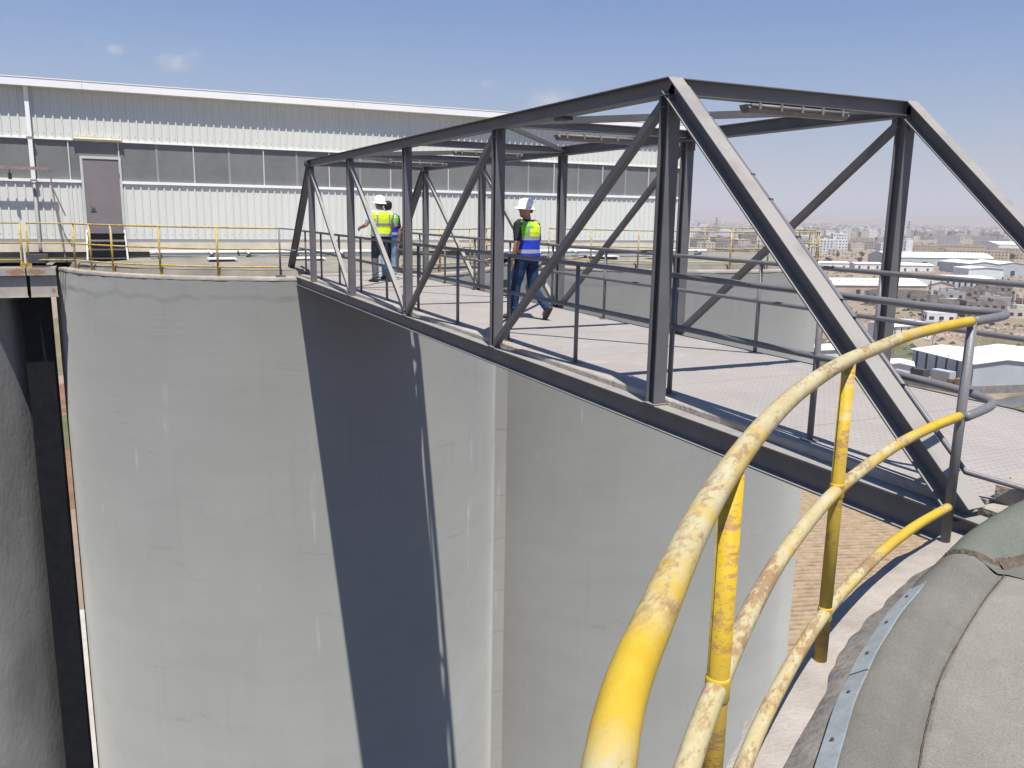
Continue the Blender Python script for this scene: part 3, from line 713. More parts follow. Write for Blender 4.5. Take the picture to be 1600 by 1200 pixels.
for (x, y, wd, dp, lab) in ((2.75, 23.9, .72, .5, 'flat white hatch cover on the left silo roof behind the yellow rails'), (5.05, 23.9, .85, .6, 'flat pale hatch cover on the roof at the far end of the footbridge'), (14.6, 23.9, .9, .6, 'flat pale hatch cover on the right silo roof left of centre'), (17.6, 24.1, 1.1, .6, 'flat dark edged hatch cover near the right end of the silo roof')):
    t = thing('roof_hatch', lab, 'hatch', (x, y, .22))
    b = MB(); b.box(x-wd/2+.06, x+wd/2-.06, y-dp/2+.05, y+dp/2-.05, .14, .29); b.build('hatch_base', M['darksteel'], t)
    b = MB(); b.box(x-wd/2, x+wd/2, y-dp/2, y+dp/2, .291, .32); b.build('lid', M['white'], t)
# planks / scrap sheets stacked right
for (x, y, L_, rz, lab) in ((13.6, 24.6, 2.6, .05, 'flat steel sheet lying on the right silo roof, long and pale'), (16.2, 24.5, 2.2, -.06, 'flat steel sheet lying near the roof pipes on the right silo, short'), (17.2, 23.5, 2.4, .03, 'dark edged steel sheet nearest the rail on the right silo roof')):
    b = MB(); c_, s_ = math.cos(rz), math.sin(rz); b.obox((x, y, .31), (L_/2*c_, L_/2*s_, 0), (-.16*s_, .16*c_, 0), (0, 0, .02)); b.obox((x-.8, y, .23), (.05, 0, 0), (0, .12, 0), (0, 0, .06)); b.obox((x+.8, y, .23), (.05, 0, 0), (0, .12, 0), (0, 0, .06))
    single('steel_sheet', b, M['galv'], lab, 'metal sheet', (x, y, .3))
t = thing('roof_vent', 'short white vent pipe stub beside the downpipe foot', 'vent', (-2.0, 25.2, .2))
b = MB(); b.tube([(-1.98, 25.5, .1), (-1.98, 25.5, .55)], .07, 14); b.build('stub', M['white'], t)
b = MB(); b.box(-1.86, -1.42, 25.35, 25.75, .14, .36); b.build('pipe_block', M['darksteel'], t)

# ================================================================ RIM RAILINGS
def rail_arc(cx, cy, rad, a_list, heights, m, lab, posts, zb=0.0, pr=.021, name='rim_railing', grp='yellow rim railings'):
    mid = a_list[len(a_list)//2]
    t = thing(name, lab, 'railing', (cx+rad*math.cos(R(mid)), cy+rad*math.sin(R(mid)), zb), grp)
    for h in heights:
        n = max(2, int(abs(a_list[-1]-a_list[0])/1.5)); b = MB()
        b.tube([(cx+rad*math.cos(R(a_list[0]+(a_list[-1]-a_list[0])*i/n)), cy+rad*math.sin(R(a_list[0]+(a_list[-1]-a_list[0])*i/n)), h) for i in range(n+1)], pr*1.05, 10)
        b.build('rail', m, t, smooth=True)
    for a in posts:
        b = MB(); x = cx+rad*math.cos(R(a)); y = cy+rad*math.sin(R(a)); b.tube([(x, y, zb-.03), (x, y, heights[0]-.01)], pr*1.3, 10); b.build('post', m, t, smooth=True)
        b = MB(); b.box(x-.045, x+.045, y-.045, y+.045, zb-.02, zb-.005+.012); b.build('base_plate', m, t)
    return t
H3 = (1.16, .65, .22)
rail_arc(CX, CY, 6.52, (-157.2, -102.6), H3, M['yellow_far'], 'yellow three-rail railing curving along the left silo rim', (-157.2, -149.5, -141.8, -128.7, -115.6))
# straight bits left of it
t = thing('rim_railing', 'yellow straight railing with paired posts at the left silo joint', 'railing', (-1.9, 25.4, 0), 'yellow rim railings')
for (xa, xb) in ((-3.9, -2.0), (-1.86, -.80)):
    for h in H3: b = MB(); b.tube([(xa, 25.4, h), (xb, 25.25 if xb > -1 else 25.4, h)], .019, 10); b.build('rail', M['yellow_far'], t, smooth=True)
for x in (-3.0, -2.0, -1.86): b = MB(); b.tube([(x, 25.4, .02), (x, 25.4, 1.15)], .023, 10); b.build('post', M['yellow_far'], t, smooth=True)
for x in (-2.0, -1.86): b = MB(); b.box(x-.06, x+.06, 25.34, 25.46, .022, .14); b.build('base_block', M['yellow_far'], t)
# grey link rails at the far end of the bridge
t = thing('link_railing', 'short grey railing between yellow rail and far end of the footbridge', 'railing', (3.9, 21.3, 0))
for h in (1.16, .65): b = MB(); b.tube([(3.81, 21.32, h), (4.15, 21.3, h-.02), (4.42, 21.1, 1.1 if h > 1 else .65)], .019, 10); b.build('rail', M['steel_pipe'], t, smooth=True)
b = MB(); b.tube([(3.81, 21.32, -.03), (3.81, 21.32, 1.15)], .024, 10); b.build('post', M['steel_pipe'], t, smooth=True)
b = MB(); b.box(3.70, 3.92, 21.22, 21.40, -.02, .03); b.build('base_plate', M['steel'], t)
# left silo rail continuing to the right of the bridge
rail_arc(CX, CY, 6.52, (-76, -30), H3, M['yellow_pale'], 'pale yellow railing curving on the left silo rim, right of the footbridge end', (-76, -63, -50, -38))
rail_arc(CX+2*SR, CY, 6.52, (-150, -3), H3, M['yellow_pale'], 'pale yellow railing round the front of the right silo rim', (-150, -137, -124, -111, -98, -85, -72, -60, -48, -36, -26, -17, -9, -3))
rail_arc(CX+2*SR, CY, 6.52, (0, 52), H3, M['yellow_pale'], 'pale yellow railing round the far back of the right silo rim', (6, 18, 30, 42, 52))

# ================================================================ FOOTBRIDGE
XL, XR = 4.22, 6.92; VY = [5.95+3.378*k for k in range(5)]; E0, E1 = 2.95, 22.25; HB, HT = 2.555, 2.70
br = thing('truss_footbridge', 'grey steel truss footbridge with pale deck spanning between the silos', 'footbridge', ((XL+XR)/2, E0, 0))
T = M['truss']
for X in (XL, XR):
    b = MB(); b.bar((X, E0-.25, -.10), (X, E1+.1, -.10), Isec(.20, .14, .012, .008), (1, 0, 0)); b.build('floor_beam', T, br)
    b = MB(); b.bar((X, VY[0]-.05, (HB+HT)/2), (X, VY[4]+.05, (HB+HT)/2), Isec(.14, .14, .010, .007), (1, 0, 0)); b.build('top_chord', T, br)
    for (ya, yb) in ((E0, VY[0]), (E1, VY[4])):
        b = MB(); p0 = Vector((X, ya, .02)); p1 = Vector((X, yb-(.004 if yb > ya else -.004), HT-.054)); dd = (p1-p0).normalized(); b.bar(p0-dd*.02, p1, Isec(.14, .14, .010, .007), (1, 0, 0)); b.build('end_diagonal', T, br)
    for y in VY:
        b = MB(); b.bar((X, y, .001), (X, y, HB-.001), Isec(.125, .12, .010, .007), (1, 0, 0)); co = b.build('column', T, br)
        b = MB(); b.box(X-.075, X+.075, y-.08, y+.08, .0015, .012); b.build('base_plate', T, co)
        for s in (-1, 1): b = MB(); b.box(X-.003, X+.003, y+s*.115-.045, y+s*.115+.045, HB-.12, HB-.002); b.build('gusset', T, co)
    for (ya, za, yb, zb) in ((VY[0], HB-.06, VY[1], .06), (VY[1], HB-.06, VY[2], .06), (VY[3], HB-.06, VY[2], .06), (VY[4], HB-.06, VY[3], .06)):
        sgn = 1 if yb > ya else -1
        b = MB(); b.bar((X-.02, ya+sgn*.06, za), (X-.02, yb-sgn*.06, zb), [(-.035, -.035), (.035, -.035), (.035, .035), (-.035, .035)], (1, 0, 0)); b.build('diagonal', T, br)
    # deck edge screed with broken lip
    s = 1 if X == XL else -1
    b = MB(); ny = 700; vs = []
    for i in range(ny+1):
        y = E0+.05+(E1-E0-.05)*i/ny; e = .007*noise.noise(Vector((y*9, X, 0)))+.006*max(0, noise.noise(Vector((y*28, X, 4)))); lip = .010*max(0, noise.noise(Vector((y*14, X, 9))))
        vs += [(X+s*(.060+e), y, .002), (X+s*(.064+e), y, .044-lip), (X+s*(.074+e+lip), y, .056), (X+s*.19, y, .058)]
    fs = [(i*4+j, (i+1)*4+j, (i+1)*4+j+1, i*4+j+1) for i in range(ny) for j in range(3)]
    b.add(vs, fs); b.build('edge_screed', M['mortar'] if False else M['conc'], br)
# deck plates
ye = E0+.02
k = 0
while ye < E1-.1:
    y1 = min(ye+1.689, E1+.15)
    b = MB(); b.box(XL+.185, XR-.185, ye, y1-.007, .030, .0565); b.build('deck_plate', M['deck'], br); ye = y1; k += 1
b = MB(); b.box(XL+.13, XR-.13, 21.0, 22.6, .0, .028); b.build('landing_plate', M['deck'], br)
# floor cross beams
for y in VY+[E0+.1, E1-.1]+[(VY[i]+VY[i+1])/2 for i in range(4)]:
    b = MB(); b.bar((XL+.006, y, -.10), (XR-.006, y, -.10), Isec(.16, .09, .008, .006), (0, 1, 0)); b.build('floor_cross_beam', T, br)
# top cross members and braces
for i, y in enumerate(VY):
    hh = .13 if i in (0, 4) else .10
    b = MB(); b.bar((XL+.006, y, HT-hh/2-.004), (XR-.006, y, HT-hh/2-.004), Isec(hh, .10, .008, .006), (0, 1, 0)); b.build('top_cross_beam', T, br)
for (ya, xa, yb, xb) in ((VY[0], XR, VY[1], XL), (VY[1], XL, VY[2], XR), (VY[2], XR, VY[3], XL), (VY[3], XL, VY[4], XR)):
    a = Vector((xa, ya, HB+.05)); c_ = Vector((xb, yb, HB+.05)); dd = (c_-a).normalized()
    b = MB(); b.bar(a+dd*.12, c_-dd*.12, Lsec(.07, .008), (0, 0, 1)); b.build('top_brace', T, br)
# handrails
PM = M['steel_pipe']
yl0 = 4.34
for X, tag_ in ((4.42, 'l'), (6.75, 'r')):
    for h in (1.10, .66):
        b = MB()
        if X < 5:
            pts = ([(4.42, 3.9, 1.1), (4.40, 3.55, 1.1), (4.43, 3.32, 1.1), (4.49, 3.18, 1.1), (4.50, 3.09, 1.1), (4.43, 3.02, 1.1), (4.28, 2.96, 1.1), (3.99, 2.88, 1.1)] if h > 1 else
                   [(4.42, 3.9, .66), (4.43, 3.4, .645), (4.44, 3.18, .63), (4.42, 3.04, .615), (4.34, 2.97, .61), (4.2, 2.92, .605), (3.99, 2.86, .60)])
            pts = [Vector((4.42, E1-.3, h))]+catmull(pts, 5)
        else:
            pts = [(X, E1-.3, h), (X, 2.3, h), (X+.05, 1.9, h)]
        b.tube(pts, .0245, 16); hr = b.build('handrail', PM, br, smooth=True)
    ys = [yl0+1.689*k-(.13 if X > 5 else 0) for k in range(11)]
    for y in ys:
        b = MB(); b.tube([(X, y, .058), (X, y, 1.09)], .0225, 14); po = b.build('rail_post', PM, br, smooth=True)
        b = MB(); b.box(X-.05, X+.05, y-.05, y+.05, .057, .066); b.build('foot_plate', PM, po)
b = MB(); b.tube([(3.99, 2.89, -.12), (3.99, 2.89, 1.10)], .025, 16); b.build('rail_post', PM, br, smooth=True)
# conduit down the near end diagonal
cn = Vector((0, -.65, .76))*.045; p0 = Vector((XL+.098, VY[0], HT-.06))+cn; p1 = Vector((XL+.098, E0, .06))+cn; dd = (p1-p0)
b = MB(); b.tube([p0+dd*.02, p0+dd*.90, Vector((XL+.12, E0+.12, .20)), Vector((4.55, 2.75, .14)), Vector((4.75, 2.45, .14)), Vector((5.1, 1.7, .10))], .017, 10); b.build('conduit', M['steel_pipe'], br, smooth=True)
for q in (.12, .3, .37, .47, .62, .66, .8):
    p = p0+dd*q; b = MB(); b.obox(p, (.018, 0, 0), (0, .012, 0), (0, 0, .020)); b.build('pipe_clip', M['darksteel'], br)
# bolts on the diagonal flange
nrm = Vector((0, -(HT-.1), (VY[0]-E0))).normalized(); nrm = Vector((0, -.65, .76))
for q in (.585, .60):
    p = Vector((XL+.03, E0+(VY[0]-E0)*(1-q), (HT-.09)*(1-q)))+nrm*.078; b = MB(); b.tube([p, p+nrm*.009], .008, 8); b.build('bolt', M['darksteel'], br)
# brackets under top chord, ball shaped lamp at far end
b = MB(); b.box(XL-.06, XL+.06, VY[0]+1.72, VY[0]+1.9, HB-.03, HB-.001); b.build('bracket', M['darksteel'], br)
t = thing('round_siren', 'small round grey lamp at the far top corner of the footbridge', 'lamp', (XL-.02, VY[4]+.16, 2.60))
b = MB(); b.ball((XL-.02, VY[4]+.17, 2.63), .095, 8, (1, .7, 1)); b.build('lens', M['darksteel'], t, smooth=True)
b = MB(); b.tube([(XL-.02, VY[4]+.06, 2.63), (XL-.02, VY[4]+.14, 2.63)], .05, 12); b.build('neck', M['steel'], t)
# fluorescent fittings under cross members
labs = {0: 'grey tube light fitting under the nearest top beam of the footbridge', 1: 'grey tube light fitting under the second top beam from the camera', 2: 'tube light fitting under the middle top beam of the footbridge', 3: 'farthest tube light fitting, above the man with raised forearm'}
for i in range(4):
    y = VY[i]+.02; x0, x1 = 4.98, 6.17; z = HB-.03
    t = thing('tube_light', labs[i], 'light', ((x0+x1)/2, y, z), 'tube lights under the footbridge beams')
    b = MB(); b.add([(x0, y-.05, z+.02), (x1, y-.05, z+.02), (x1, y+.05, z+.02), (x0, y+.05, z+.02), (x0+.02, y-.06, z-.01), (x1-.02, y-.06, z-.01), (x1-.02, y+.06, z-.01), (x0+.02, y+.06, z-.01), (x0+.03, y-.03, z-.045), (x1-.03, y-.03, z-.045), (x1-.03, y+.03, z-.045), (x0+.03, y+.03, z-.045)],
                   [(0, 3, 2, 1)[::-1], (0, 1, 5, 4), (1, 2, 6, 5), (2, 3, 7, 6), (3, 0, 4, 7), (4, 5, 9, 8), (5, 6, 10, 9), (6, 7, 11, 10), (7, 4, 8, 11), (8, 9, 10, 11)]); b.build('housing', M['lampgrey'], t)
    b = MB(); b.tube([(x0+.04, y-.062, z+.012), (x1-.04, y-.062, z+.012)], .016, 8); b.build('rim_bead', M['lampgrey'], t, smooth=True)
    for k in range(5):
        xx = x0+.12+(x1-x0-.24)*k/4; b = MB(); b.box(xx-.012, xx+.012, y-.085, y-.05, z-.02, z+.035); b.build('clip', M['lampgrey'], t)

# ================================================================ NEAR CURVED RAILING
plan = [(-.42, -.95), (-.20, -.35), (.06, .10), (.38, .58), (.62, .84), (1.01, 1.21), (1.5, 1.61), (1.92, 1.91), (2.42, 2.22), (3.05, 2.54), (3.55, 2.745), (3.965, 2.88)]
nr = thing('curved_railing', 'worn yellow curved pipe railing in the foreground, its paint flaking', 'railing', (2.42, 2.22, -.1))
for h, rad in ((1.10, .0255), (.60, .0245), (.10, .0245)):
    b = MB(); b.tube([(x, y, h+.004*noise.noise(Vector((x*2, y*2, h)))) for x, y, _ in catmull([(x, y, 0) for x, y in plan], 7)], rad, 24); b.build('rail', M['yellow'], nr, smooth=True)
for (x, y) in ((2.42, 2.22), (1.13, 1.31), (.02, .04)):
    b = MB(); b.tube([(x, y, -.10), (x, y, 1.085)], .0245, 20); b.build('post', M['yellow_post'], nr, smooth=True)
    for h in (.10, .60):
        b = MB(); b.tube([(x, y, h-.030), (x, y, h-.022), (x, y, h+.022), (x, y, h+.03)], [.0248, .0275, .0275, .0248], 18); b.build('weld_collar', M['yellow_post'], nr, smooth=True)
# ================================================================ PEOPLE
def pmat(name, col, rough=.85, bump=.25, bs=60, vary=.12): return mat(name, col, rough, 0, vary, 9, bump, bs, .15)
M['skin'] = mat('tanned_skin', (.36, .20, .13), .55, 0, .08, 20, .05, 90, .3)
M['hair'] = mat('dark_hair', (.018, .014, .012), .6, 0, .2, 60, .3, 120, .3)
M['shirt_dark'] = pmat('charcoal_tshirt', (.028, .028, .036))
M['shirt_blue'] = pmat('pale_blue_shirt', (.35, .48, .68))
M['jeans'] = pmat('dark_blue_jeans', (.022, .045, .105), .9, .5, 28, .35)
M['jeans_light'] = pmat('faded_blue_jeans', (.22, .34, .50), .9, .4, 28, .25)
M['trousers'] = pmat('dark_navy_trousers', (.022, .024, .036), .9, .5, 28, .25)
M['trousers_dusty'] = pmat('dusty_trouser_legs', (.10, .10, .12), .95, .5, 28, .25)
M['shoe'] = pmat('dark_shoe', (.05, .045, .042), .7)
M['helmet'] = mat('white_helmet_shell', (.82, .83, .85), .3, 0, .02, 4, 0, 10, .5)
M['hv_yellow'] = pmat('hi_vis_yellow_fabric', (.62, .80, .03), .8, .5, 22, .06)
M['hv_green'] = pmat('hi_vis_green_fabric', (.16, .52, .03), .8, .4, 22, .06)
M['silver'] = mat('silver_reflective_tape', (.34, .35, .37), .45, .2, .1, 30)
M['royal'] = pmat('royal_blue_fabric', (.02, .045, .42), .8, .5, 22, .12)
M['glasses'] = mat('dark_sunglasses', (.01, .01, .01), .2)
def ellring(c, ax, ay, n=20): 
    return [c+ax*math.cos(2*PI*k/n)+ay*math.sin(2*PI*k/n) for k in range(n)]
def loft(b, rings):
    n = len(rings[0]); vs = [p for r in rings for p in r]; m = len(rings)
    fs = [(i*n+k, i*n+(k+1) % n, (i+1)*n+(k+1) % n, (i+1)*n+k) for i in range(m-1) for k in range(n)]
    fs += [tuple(range(n-1, -1, -1)), tuple(range((m-1)*n, m*n))]
    b.add(vs, fs)
def limb(b, pts, rs, n=14):
    """closed tapered limb with round ends"""
    P = [Vector(p) for p in pts]; q = []; r = []
    for i in range(len(P)-1):
        for k in range(4):
            t = k/4; q.append(P[i].lerp(P[i+1], t)); s = t*t*(3-2*t); r.append(rs[i]*(1-s)+rs[i+1]*s)
    q.append(P[-1]); r.append(rs[-1]); b.tube(q, r, n); b.ball(P[0], rs[0]*.995, 6); b.ball(P[-1], rs[-1]*.995, 6)
def baked(b, name, mats, parent, voxel=.011, sm=6, assign=None):
    """union the overlapping closed shapes into ONE continuous skin"""
    me = b.mesh(name, mats); tmp = bpy.data.objects.new('tmp', me); C.objects.link(tmp)
    rm = tmp.modifiers.new('r', 'REMESH'); rm.mode = 'VOXEL'; rm.voxel_size = voxel
    s = tmp.modifiers.new('s', 'SMOOTH'); s.iterations = sm; s.factor = .5
    dg = bpy.context.evaluated_depsgraph_get(); dg.update()
    nm = bpy.data.meshes.new_from_object(tmp.evaluated_get(dg)); bpy.data.objects.remove(tmp); nm.name = name
    if len(nm.materials) == 0:
        for m_ in (mats if isinstance(mats, (list, tuple)) else [mats]): nm.materials.append(m_)
    idx = [assign(p.center) if assign else 0 for p in nm.polygons]
    nm.polygons.foreach_set('material_index', idx); nm.polygons.foreach_set('use_smooth', [True]*len(nm.polygons)); nm.update()
    o = bpy.data.objects.new(name, nm); C.objects.link(o); o.parent = parent; return o
def hand(b, wrist, dirv, palm_n, side, curl=.5, s=1.0):
    """dirv along the hand, palm_n palm normal, side towards the thumb"""
    d = dirv.normalized(); nrm = (palm_n-d*palm_n.dot(d)).normalized(); sd_ = d.cross(nrm).normalized()
    if sd_.dot(side) < 0: sd_ = -sd_
    c = wrist+d*.045*s
    loft(b, [ellring(wrist+d*t*s, sd_*w_*s, nrm*h_*s, 12) for t, w_, h_ in ((0, .027, .020), (.02, .034, .018), (.06, .041, .016), (.088, .040, .013))])
    for i, ln in enumerate((.072, .080, .074, .058)):
        base = wrist+d*.082*s+sd_*(.030-.020*i)*s; p = [base]; dv = d
        for k, fr in enumerate((.45, .32, .25)):
            dv = (dv*math.cos(curl*.55)+nrm*math.sin(curl*.55)).normalized() if k >= 0 else dv
            nrm2 = nrm; p.append(p[-1]+dv*ln*fr*s)
        limb(b, p, [.0095*s, .009*s, .0085*s, .0075*s], 8)
    tb = wrist+d*.022*s+sd_*.028*s; td = (sd_*.65+d*.75+nrm*.35).normalized()
    limb(b, [tb, tb+td*.035*s, tb+td*.035*s+(d*.9+nrm*.45).normalized()*.030*s], [.0125*s, .011*s, .009*s], 8)
def head_shapes(b, c, fwd, s=1.0):
    """c = head centre; fwd = facing direction (horizontal)"""
    fw = fwd.normalized(); up = Vector((0, 0, 1)); rt = fw.cross(up).normalized(); rings = []
    for z, w_, dpt, off in ((-.118, .022, .030, .045), (-.105, .042, .052, .030), (-.085, .055, .068, .018), (-.055, .066, .080, .010), (-.02, .072, .088, .006), (.02, .077, .094, .0), (.06, .078, .096, -.004), (.09, .068, .085, -.006), (.112, .045, .058, -.006), (.122, .015, .02, -.006)):
        rings.append(ellring(c+up*z*s+fw*off*s, rt*w_*s, fw*dpt*s, 20))
    loft(b, rings)
    # nose, brow, lips, chin, ears
    b.ball(c+fw*.098*s+up*-.022*s, .013*s, 5, (1, 1, 1.1)); limb(b, [c+fw*.090*s+up*.015*s, c+fw*.108*s+up*-.022*s], [.008*s, .012*s], 8)
    b.ball(c+fw*.082*s+up*.026*s, .018*s, 5, (1.6, 1.6, .6)); b.ball(c+fw*.086*s+up*-.052*s, .012*s, 5, (1.5, 1.5, .7)); b.ball(c+fw*.078*s+up*-.092*s, .018*s, 5)
    for k in (-1, 1): loft(b, [ellring(c+rt*k*(.070+q*.012)*s-fw*(.004+.006*q)*s+up*-.01*s, fw*.017*s, up*.030*s, 10) for q in (0, 1)])
def helmet(parent, c, fwd, s=1.0):
    fw = fwd.normalized(); up = Vector((0, 0, 1)); rt = fw.cross(up).normalized(); tilt = (up+fw*-.10).normalized(); fw2 = (fw-tilt*fw.dot(tilt)).normalized()
    b = MB(); rings = []; n = 28
    for z, k in ((.022, 1.0), (.05, .985), (.085, .94), (.115, .84), (.138, .68), (.152, .46), (.160, .22), (.162, .04)):
        ring = []
        for q in range(n):
            a = 2*PI*q/n; rg = 1
            ring.append(c+tilt*z*s+rt*(.108*k*math.cos(a)*s)+fw2*(.128*k*math.sin(a)*s)*rg)
        rings.append(ring)
    # brim flares out below the shell, longer in front
    brim = []
    for z, k in ((.002, 1.16), (.014, 1.10)):
        ring = []
        for q in range(n):
            a = 2*PI*q/n; ex_ = .30*max(0, math.sin(a))**2; ring.append(c+tilt*(z-.012*max(0, math.sin(a)))*s+rt*(.108*k*math.cos(a)*s)+fw2*(.128*(k+ex_)*math.sin(a)*s))
        brim.append(ring)
    loft(b, [[p-tilt*.006*s for p in brim[0]]]+brim+rings); h = b.build('helmet', M['helmet'], parent, smooth=True)
    return h
def person(label, loc, rz, sk, scl=(1, 1, 1), group=None):
    """sk: dict of joints (local, y forward, z up); facing +y"""
    t = thing('person', label, 'person', (0, 0, 0), group); V = Vector; J = {k: V(v) for k, v in sk['J'].items()}
    b = MB(); s = 1.0
    hc = J['head']; nk = J['neck']; ch = J['chest']; wa = J['waist']; pe = J['pelvis']; rt = (J['shR']-J['shL']).normalized(); rh = (J['hipR']-J['hipL']).normalized()
    fwd = V((-rt.y, rt.x, 0)).normalized()
    def torso(bb, inf, lo=None, hi=None, n=24):
        seq = [(pe+V((0, 0, -.09)), .150, .105, rh), (pe, .168, .118, rh), (wa+V((0, 0, -.05)), .158, .112, rh), (wa+V((0, 0, .05)), .150, .108, rt), (ch+V((0, 0, -.10)), .163, .118, rt), (ch, .180, .125, rt), (ch+V((0, 0, .09)), .190, .115, rt), (nk+V((0, 0, -.075)), .170, .085, rt), (nk+V((0, 0, -.035)), .115, .070, rt), (nk, .065, .060, rt)]
        rings = []
        for i, (c_, w_, d_, ax) in enumerate(seq):
            if lo is not None and i < lo: continue
            if hi is not None and i > hi: continue
            f_ = V((-ax.y, ax.x, 0)).normalized(); rings.append(ellring(c_, ax*(w_+inf), f_*(d_+inf), n))
        loft(bb, rings)
    torso(b, -.006); limb(b, [nk+V((0, 0, -.06)), nk+V((0, 0, .03)), hc+V((0, 0, -.06))], [.062, .055, .055])
    head_shapes(b, hc, V(sk['face']))
    for k in 'LR':
        limb(b, [J['sh'+k], J['el'+k], J['wr'+k]], [.050, .040, .027]); limb(b, [J['el'+k], J['el'+k].lerp(J['wr'+k], .35), J['wr'+k]], [.038, .040, .027])
        d_ = (J['wr'+k]-J['el'+k]).normalized(); inward = (pe-J['wr'+k]); inward.z = 0; inward = inward.normalized()
        hand(b, J['wr'+k], (d_+V(sk.get('hd'+k, (0, 0, 0)))).normalized(), inward, fwd, sk.get('curl'+k, .6))
        limb(b, [J['hip'+k], J['kn'+k], J['an'+k]], [.080, .055, .040]); ft = V(sk['foot'+k]).normalized(); limb(b, [J['an'+k], J['an'+k]+ft*.10+V((0, 0, -.03))], [.038, .030])
    body = baked(b, 'body', M['skin'], t, .0075, 3)
    # hair
    b = MB(); fc = V(sk['face']).normalized(); loft(b, [ellring(hc+V((0, 0, z))-fc*o_, fc.cross(V((0, 0, 1)))*w_, fc*d_, 20) for z, w_, d_, o_ in ((-.055, .055, .045, .055), (-.03, .074, .070, .036), (.0, .082, .085, .022), (.04, .086, .098, .010), (.08, .084, .100, .004), (.11, .062, .076, .004), (.13, .03, .04, .004))])
    baked(b, 'hair', M['hair'], t, .009, 3)
    # trousers
    b = MB(); torso(b, .012, 0, 2)
    for k in 'LR':
        bend = J['kn'+k]; limb(b, [J['hip'+k]+V((0, 0, .03)), J['hip'+k].lerp(bend, .5), bend, bend.lerp(J['an'+k], .5), J['an'+k]+(J['kn'+k]-J['an'+k]).normalized()*.015], [.098, .086, .070, .063, .060])
        for q in range(3):  # creases bunching over the shoe and behind the knee
            p = J['an'+k]+(J['kn'+k]-J['an'+k]).normalized()*(.03+.045*q); b.ball(p+V((.008*(-1)**q, -.01, 0)), .064, 6, (1, 1, .35))
    kz = min(J['knL'].z, J['knR'].z)+.04
    dusty = sk.get('dusty'); baked(b, 'trousers', [M[sk['trousers']], M['trousers_dusty']], t, .010, 4, (lambda c_: 1 if dusty and c_.z < kz-.05 else 0))
    # shirt
    b = MB(); torso(b, .006, 2, 9)
    for k in 'LR':
        e = J['sh'+k].lerp(J['el'+k], sk.get('sleeve', .78)); limb(b, [J['sh'+k]+rt*(-.03 if k == 'R' else .03), J['sh'+k], e], [.075, .068, .056])
    baked(b, 'tshirt', M[sk['shirt']], t, .010, 4)
    # vest
    if sk.get('vest'):
        b = MB(); torso(b, .040, 1, 8)
        for k in 'LR': b.ball(J['sh'+k]+rt*(-.035 if k == 'R' else .035)+V((0, 0, .012)), .078, 6, (1, 1, .72))
        lw = wa.z; top = nk.z
        def pick(c_):
            p = c_-ch; x_ = p.dot(rt); z = c_.z; ax_ = abs(x_)
            if sk['vest'] == 'blue':
                if z > ch.z+.04-.10 and .098 < ax_ < .135: return 2
                if z > ch.z-.06:
                    return 1 if ax_ < .098 and ax_ > .050 and x_ < 0 and z > ch.z+.06 else (1 if ax_ >= .135 else 0)
                if z > ch.z-.115: return 2
                if lw-.075 < z < lw-.02: return 2
                return 3
            else:
                if .098 < ax_ < .13 and z > ch.z-.09: return 2
                if ch.z-.145 < z < ch.z-.09: return 2
                if lw-.125 < z < lw-.07: return 2
                return 1 if ax_ > .15 and z < ch.z else 0
        vo = baked(b, 'vest', [M['hv_yellow'], M['hv_green'], M['silver'], M['royal']], t, .009, 3, pick)
    # shoes
    for k in 'LR':
        b = MB(); ft = V(sk['foot'+k]).normalized(); a = J['an'+k]; sd_ = ft.cross(V((0, 0, 1))).normalized(); up_ = sd_.cross(ft)
        loft(b, [ellring(a+ft*q+up_*u_, sd_*w_, up_*h_, 14) for q, u_, w_, h_ in ((-.075, -.052, .025, .035), (-.055, -.045, .036, .048), (0, -.045, .040, .052), (.06, -.058, .043, .040), (.12, -.066, .047, .030), (.17, -.070, .042, .024), (.195, -.074, .024, .016))])
        so = baked(b, 'shoe', M['shoe'], t, .009, 2)
    if sk.get('helmet', True): helmet(t, hc, V(sk['face']))
    if sk.get('glasses'):
        fc = V(sk['face']).normalized(); sd_ = fc.cross(V((0, 0, 1))); b = MB()
        for k in (-1, 1):
            b.obox(hc+fc*.098+sd_*.033*k+V((0, 0, .008)), sd_*.024, fc*.003, V((0, 0, .017))); b.obox(hc+fc*.045+sd_*.077*k+V((0, 0, .014)), fc*.055, sd_*.002, V((0, 0, .003)))
        b.obox(hc+fc*.10+V((0, 0, .014)), sd_*.01, fc*.002, V((0, 0, .003))); g_ = b.build('sunglasses', M['glasses'], t)
        g_['kind'] = 'stuff'; del g_['kind']
    t.location = loc; t.rotation_euler = (0, 0, rz); t.scale = scl; return t
walk = {'J': dict(pelvis=(0, 0, .93), waist=(0, .0, 1.06), chest=(0, .015, 1.29), neck=(0, .02, 1.47), head=(-.01, .035, 1.615), shL=(-.175, .01, 1.405), shR=(.175, .02, 1.395), elL=(-.235, -.03, 1.13), wrL=(-.235, .05, .885), elR=(.235, .02, 1.125), wrR=(.22, .13, .90),
          hipL=(-.095, 0, .90), hipR=(.095, 0, .90), knL=(-.11, .10, .50), anL=(-.12, .13, .095), knR=(.10, -.02, .485), anR=(.125, -.27, .185)),
        'face': (-1, .18, 0), 'footL': (-.12, 1, 0), 'footR': (.12, .62, -.78), 'trousers': 'jeans', 'shirt': 'shirt_dark', 'vest': 'blue', 'glasses': True, 'curlL': .75, 'curlR': .7, 'hdL': (.12, .1, 0)}
person('man in white helmet and yellow and blue vest striding away along the bridge deck', (5.60, 11.30, .055), 0.38, walk, (1.1, 1.08, 1))
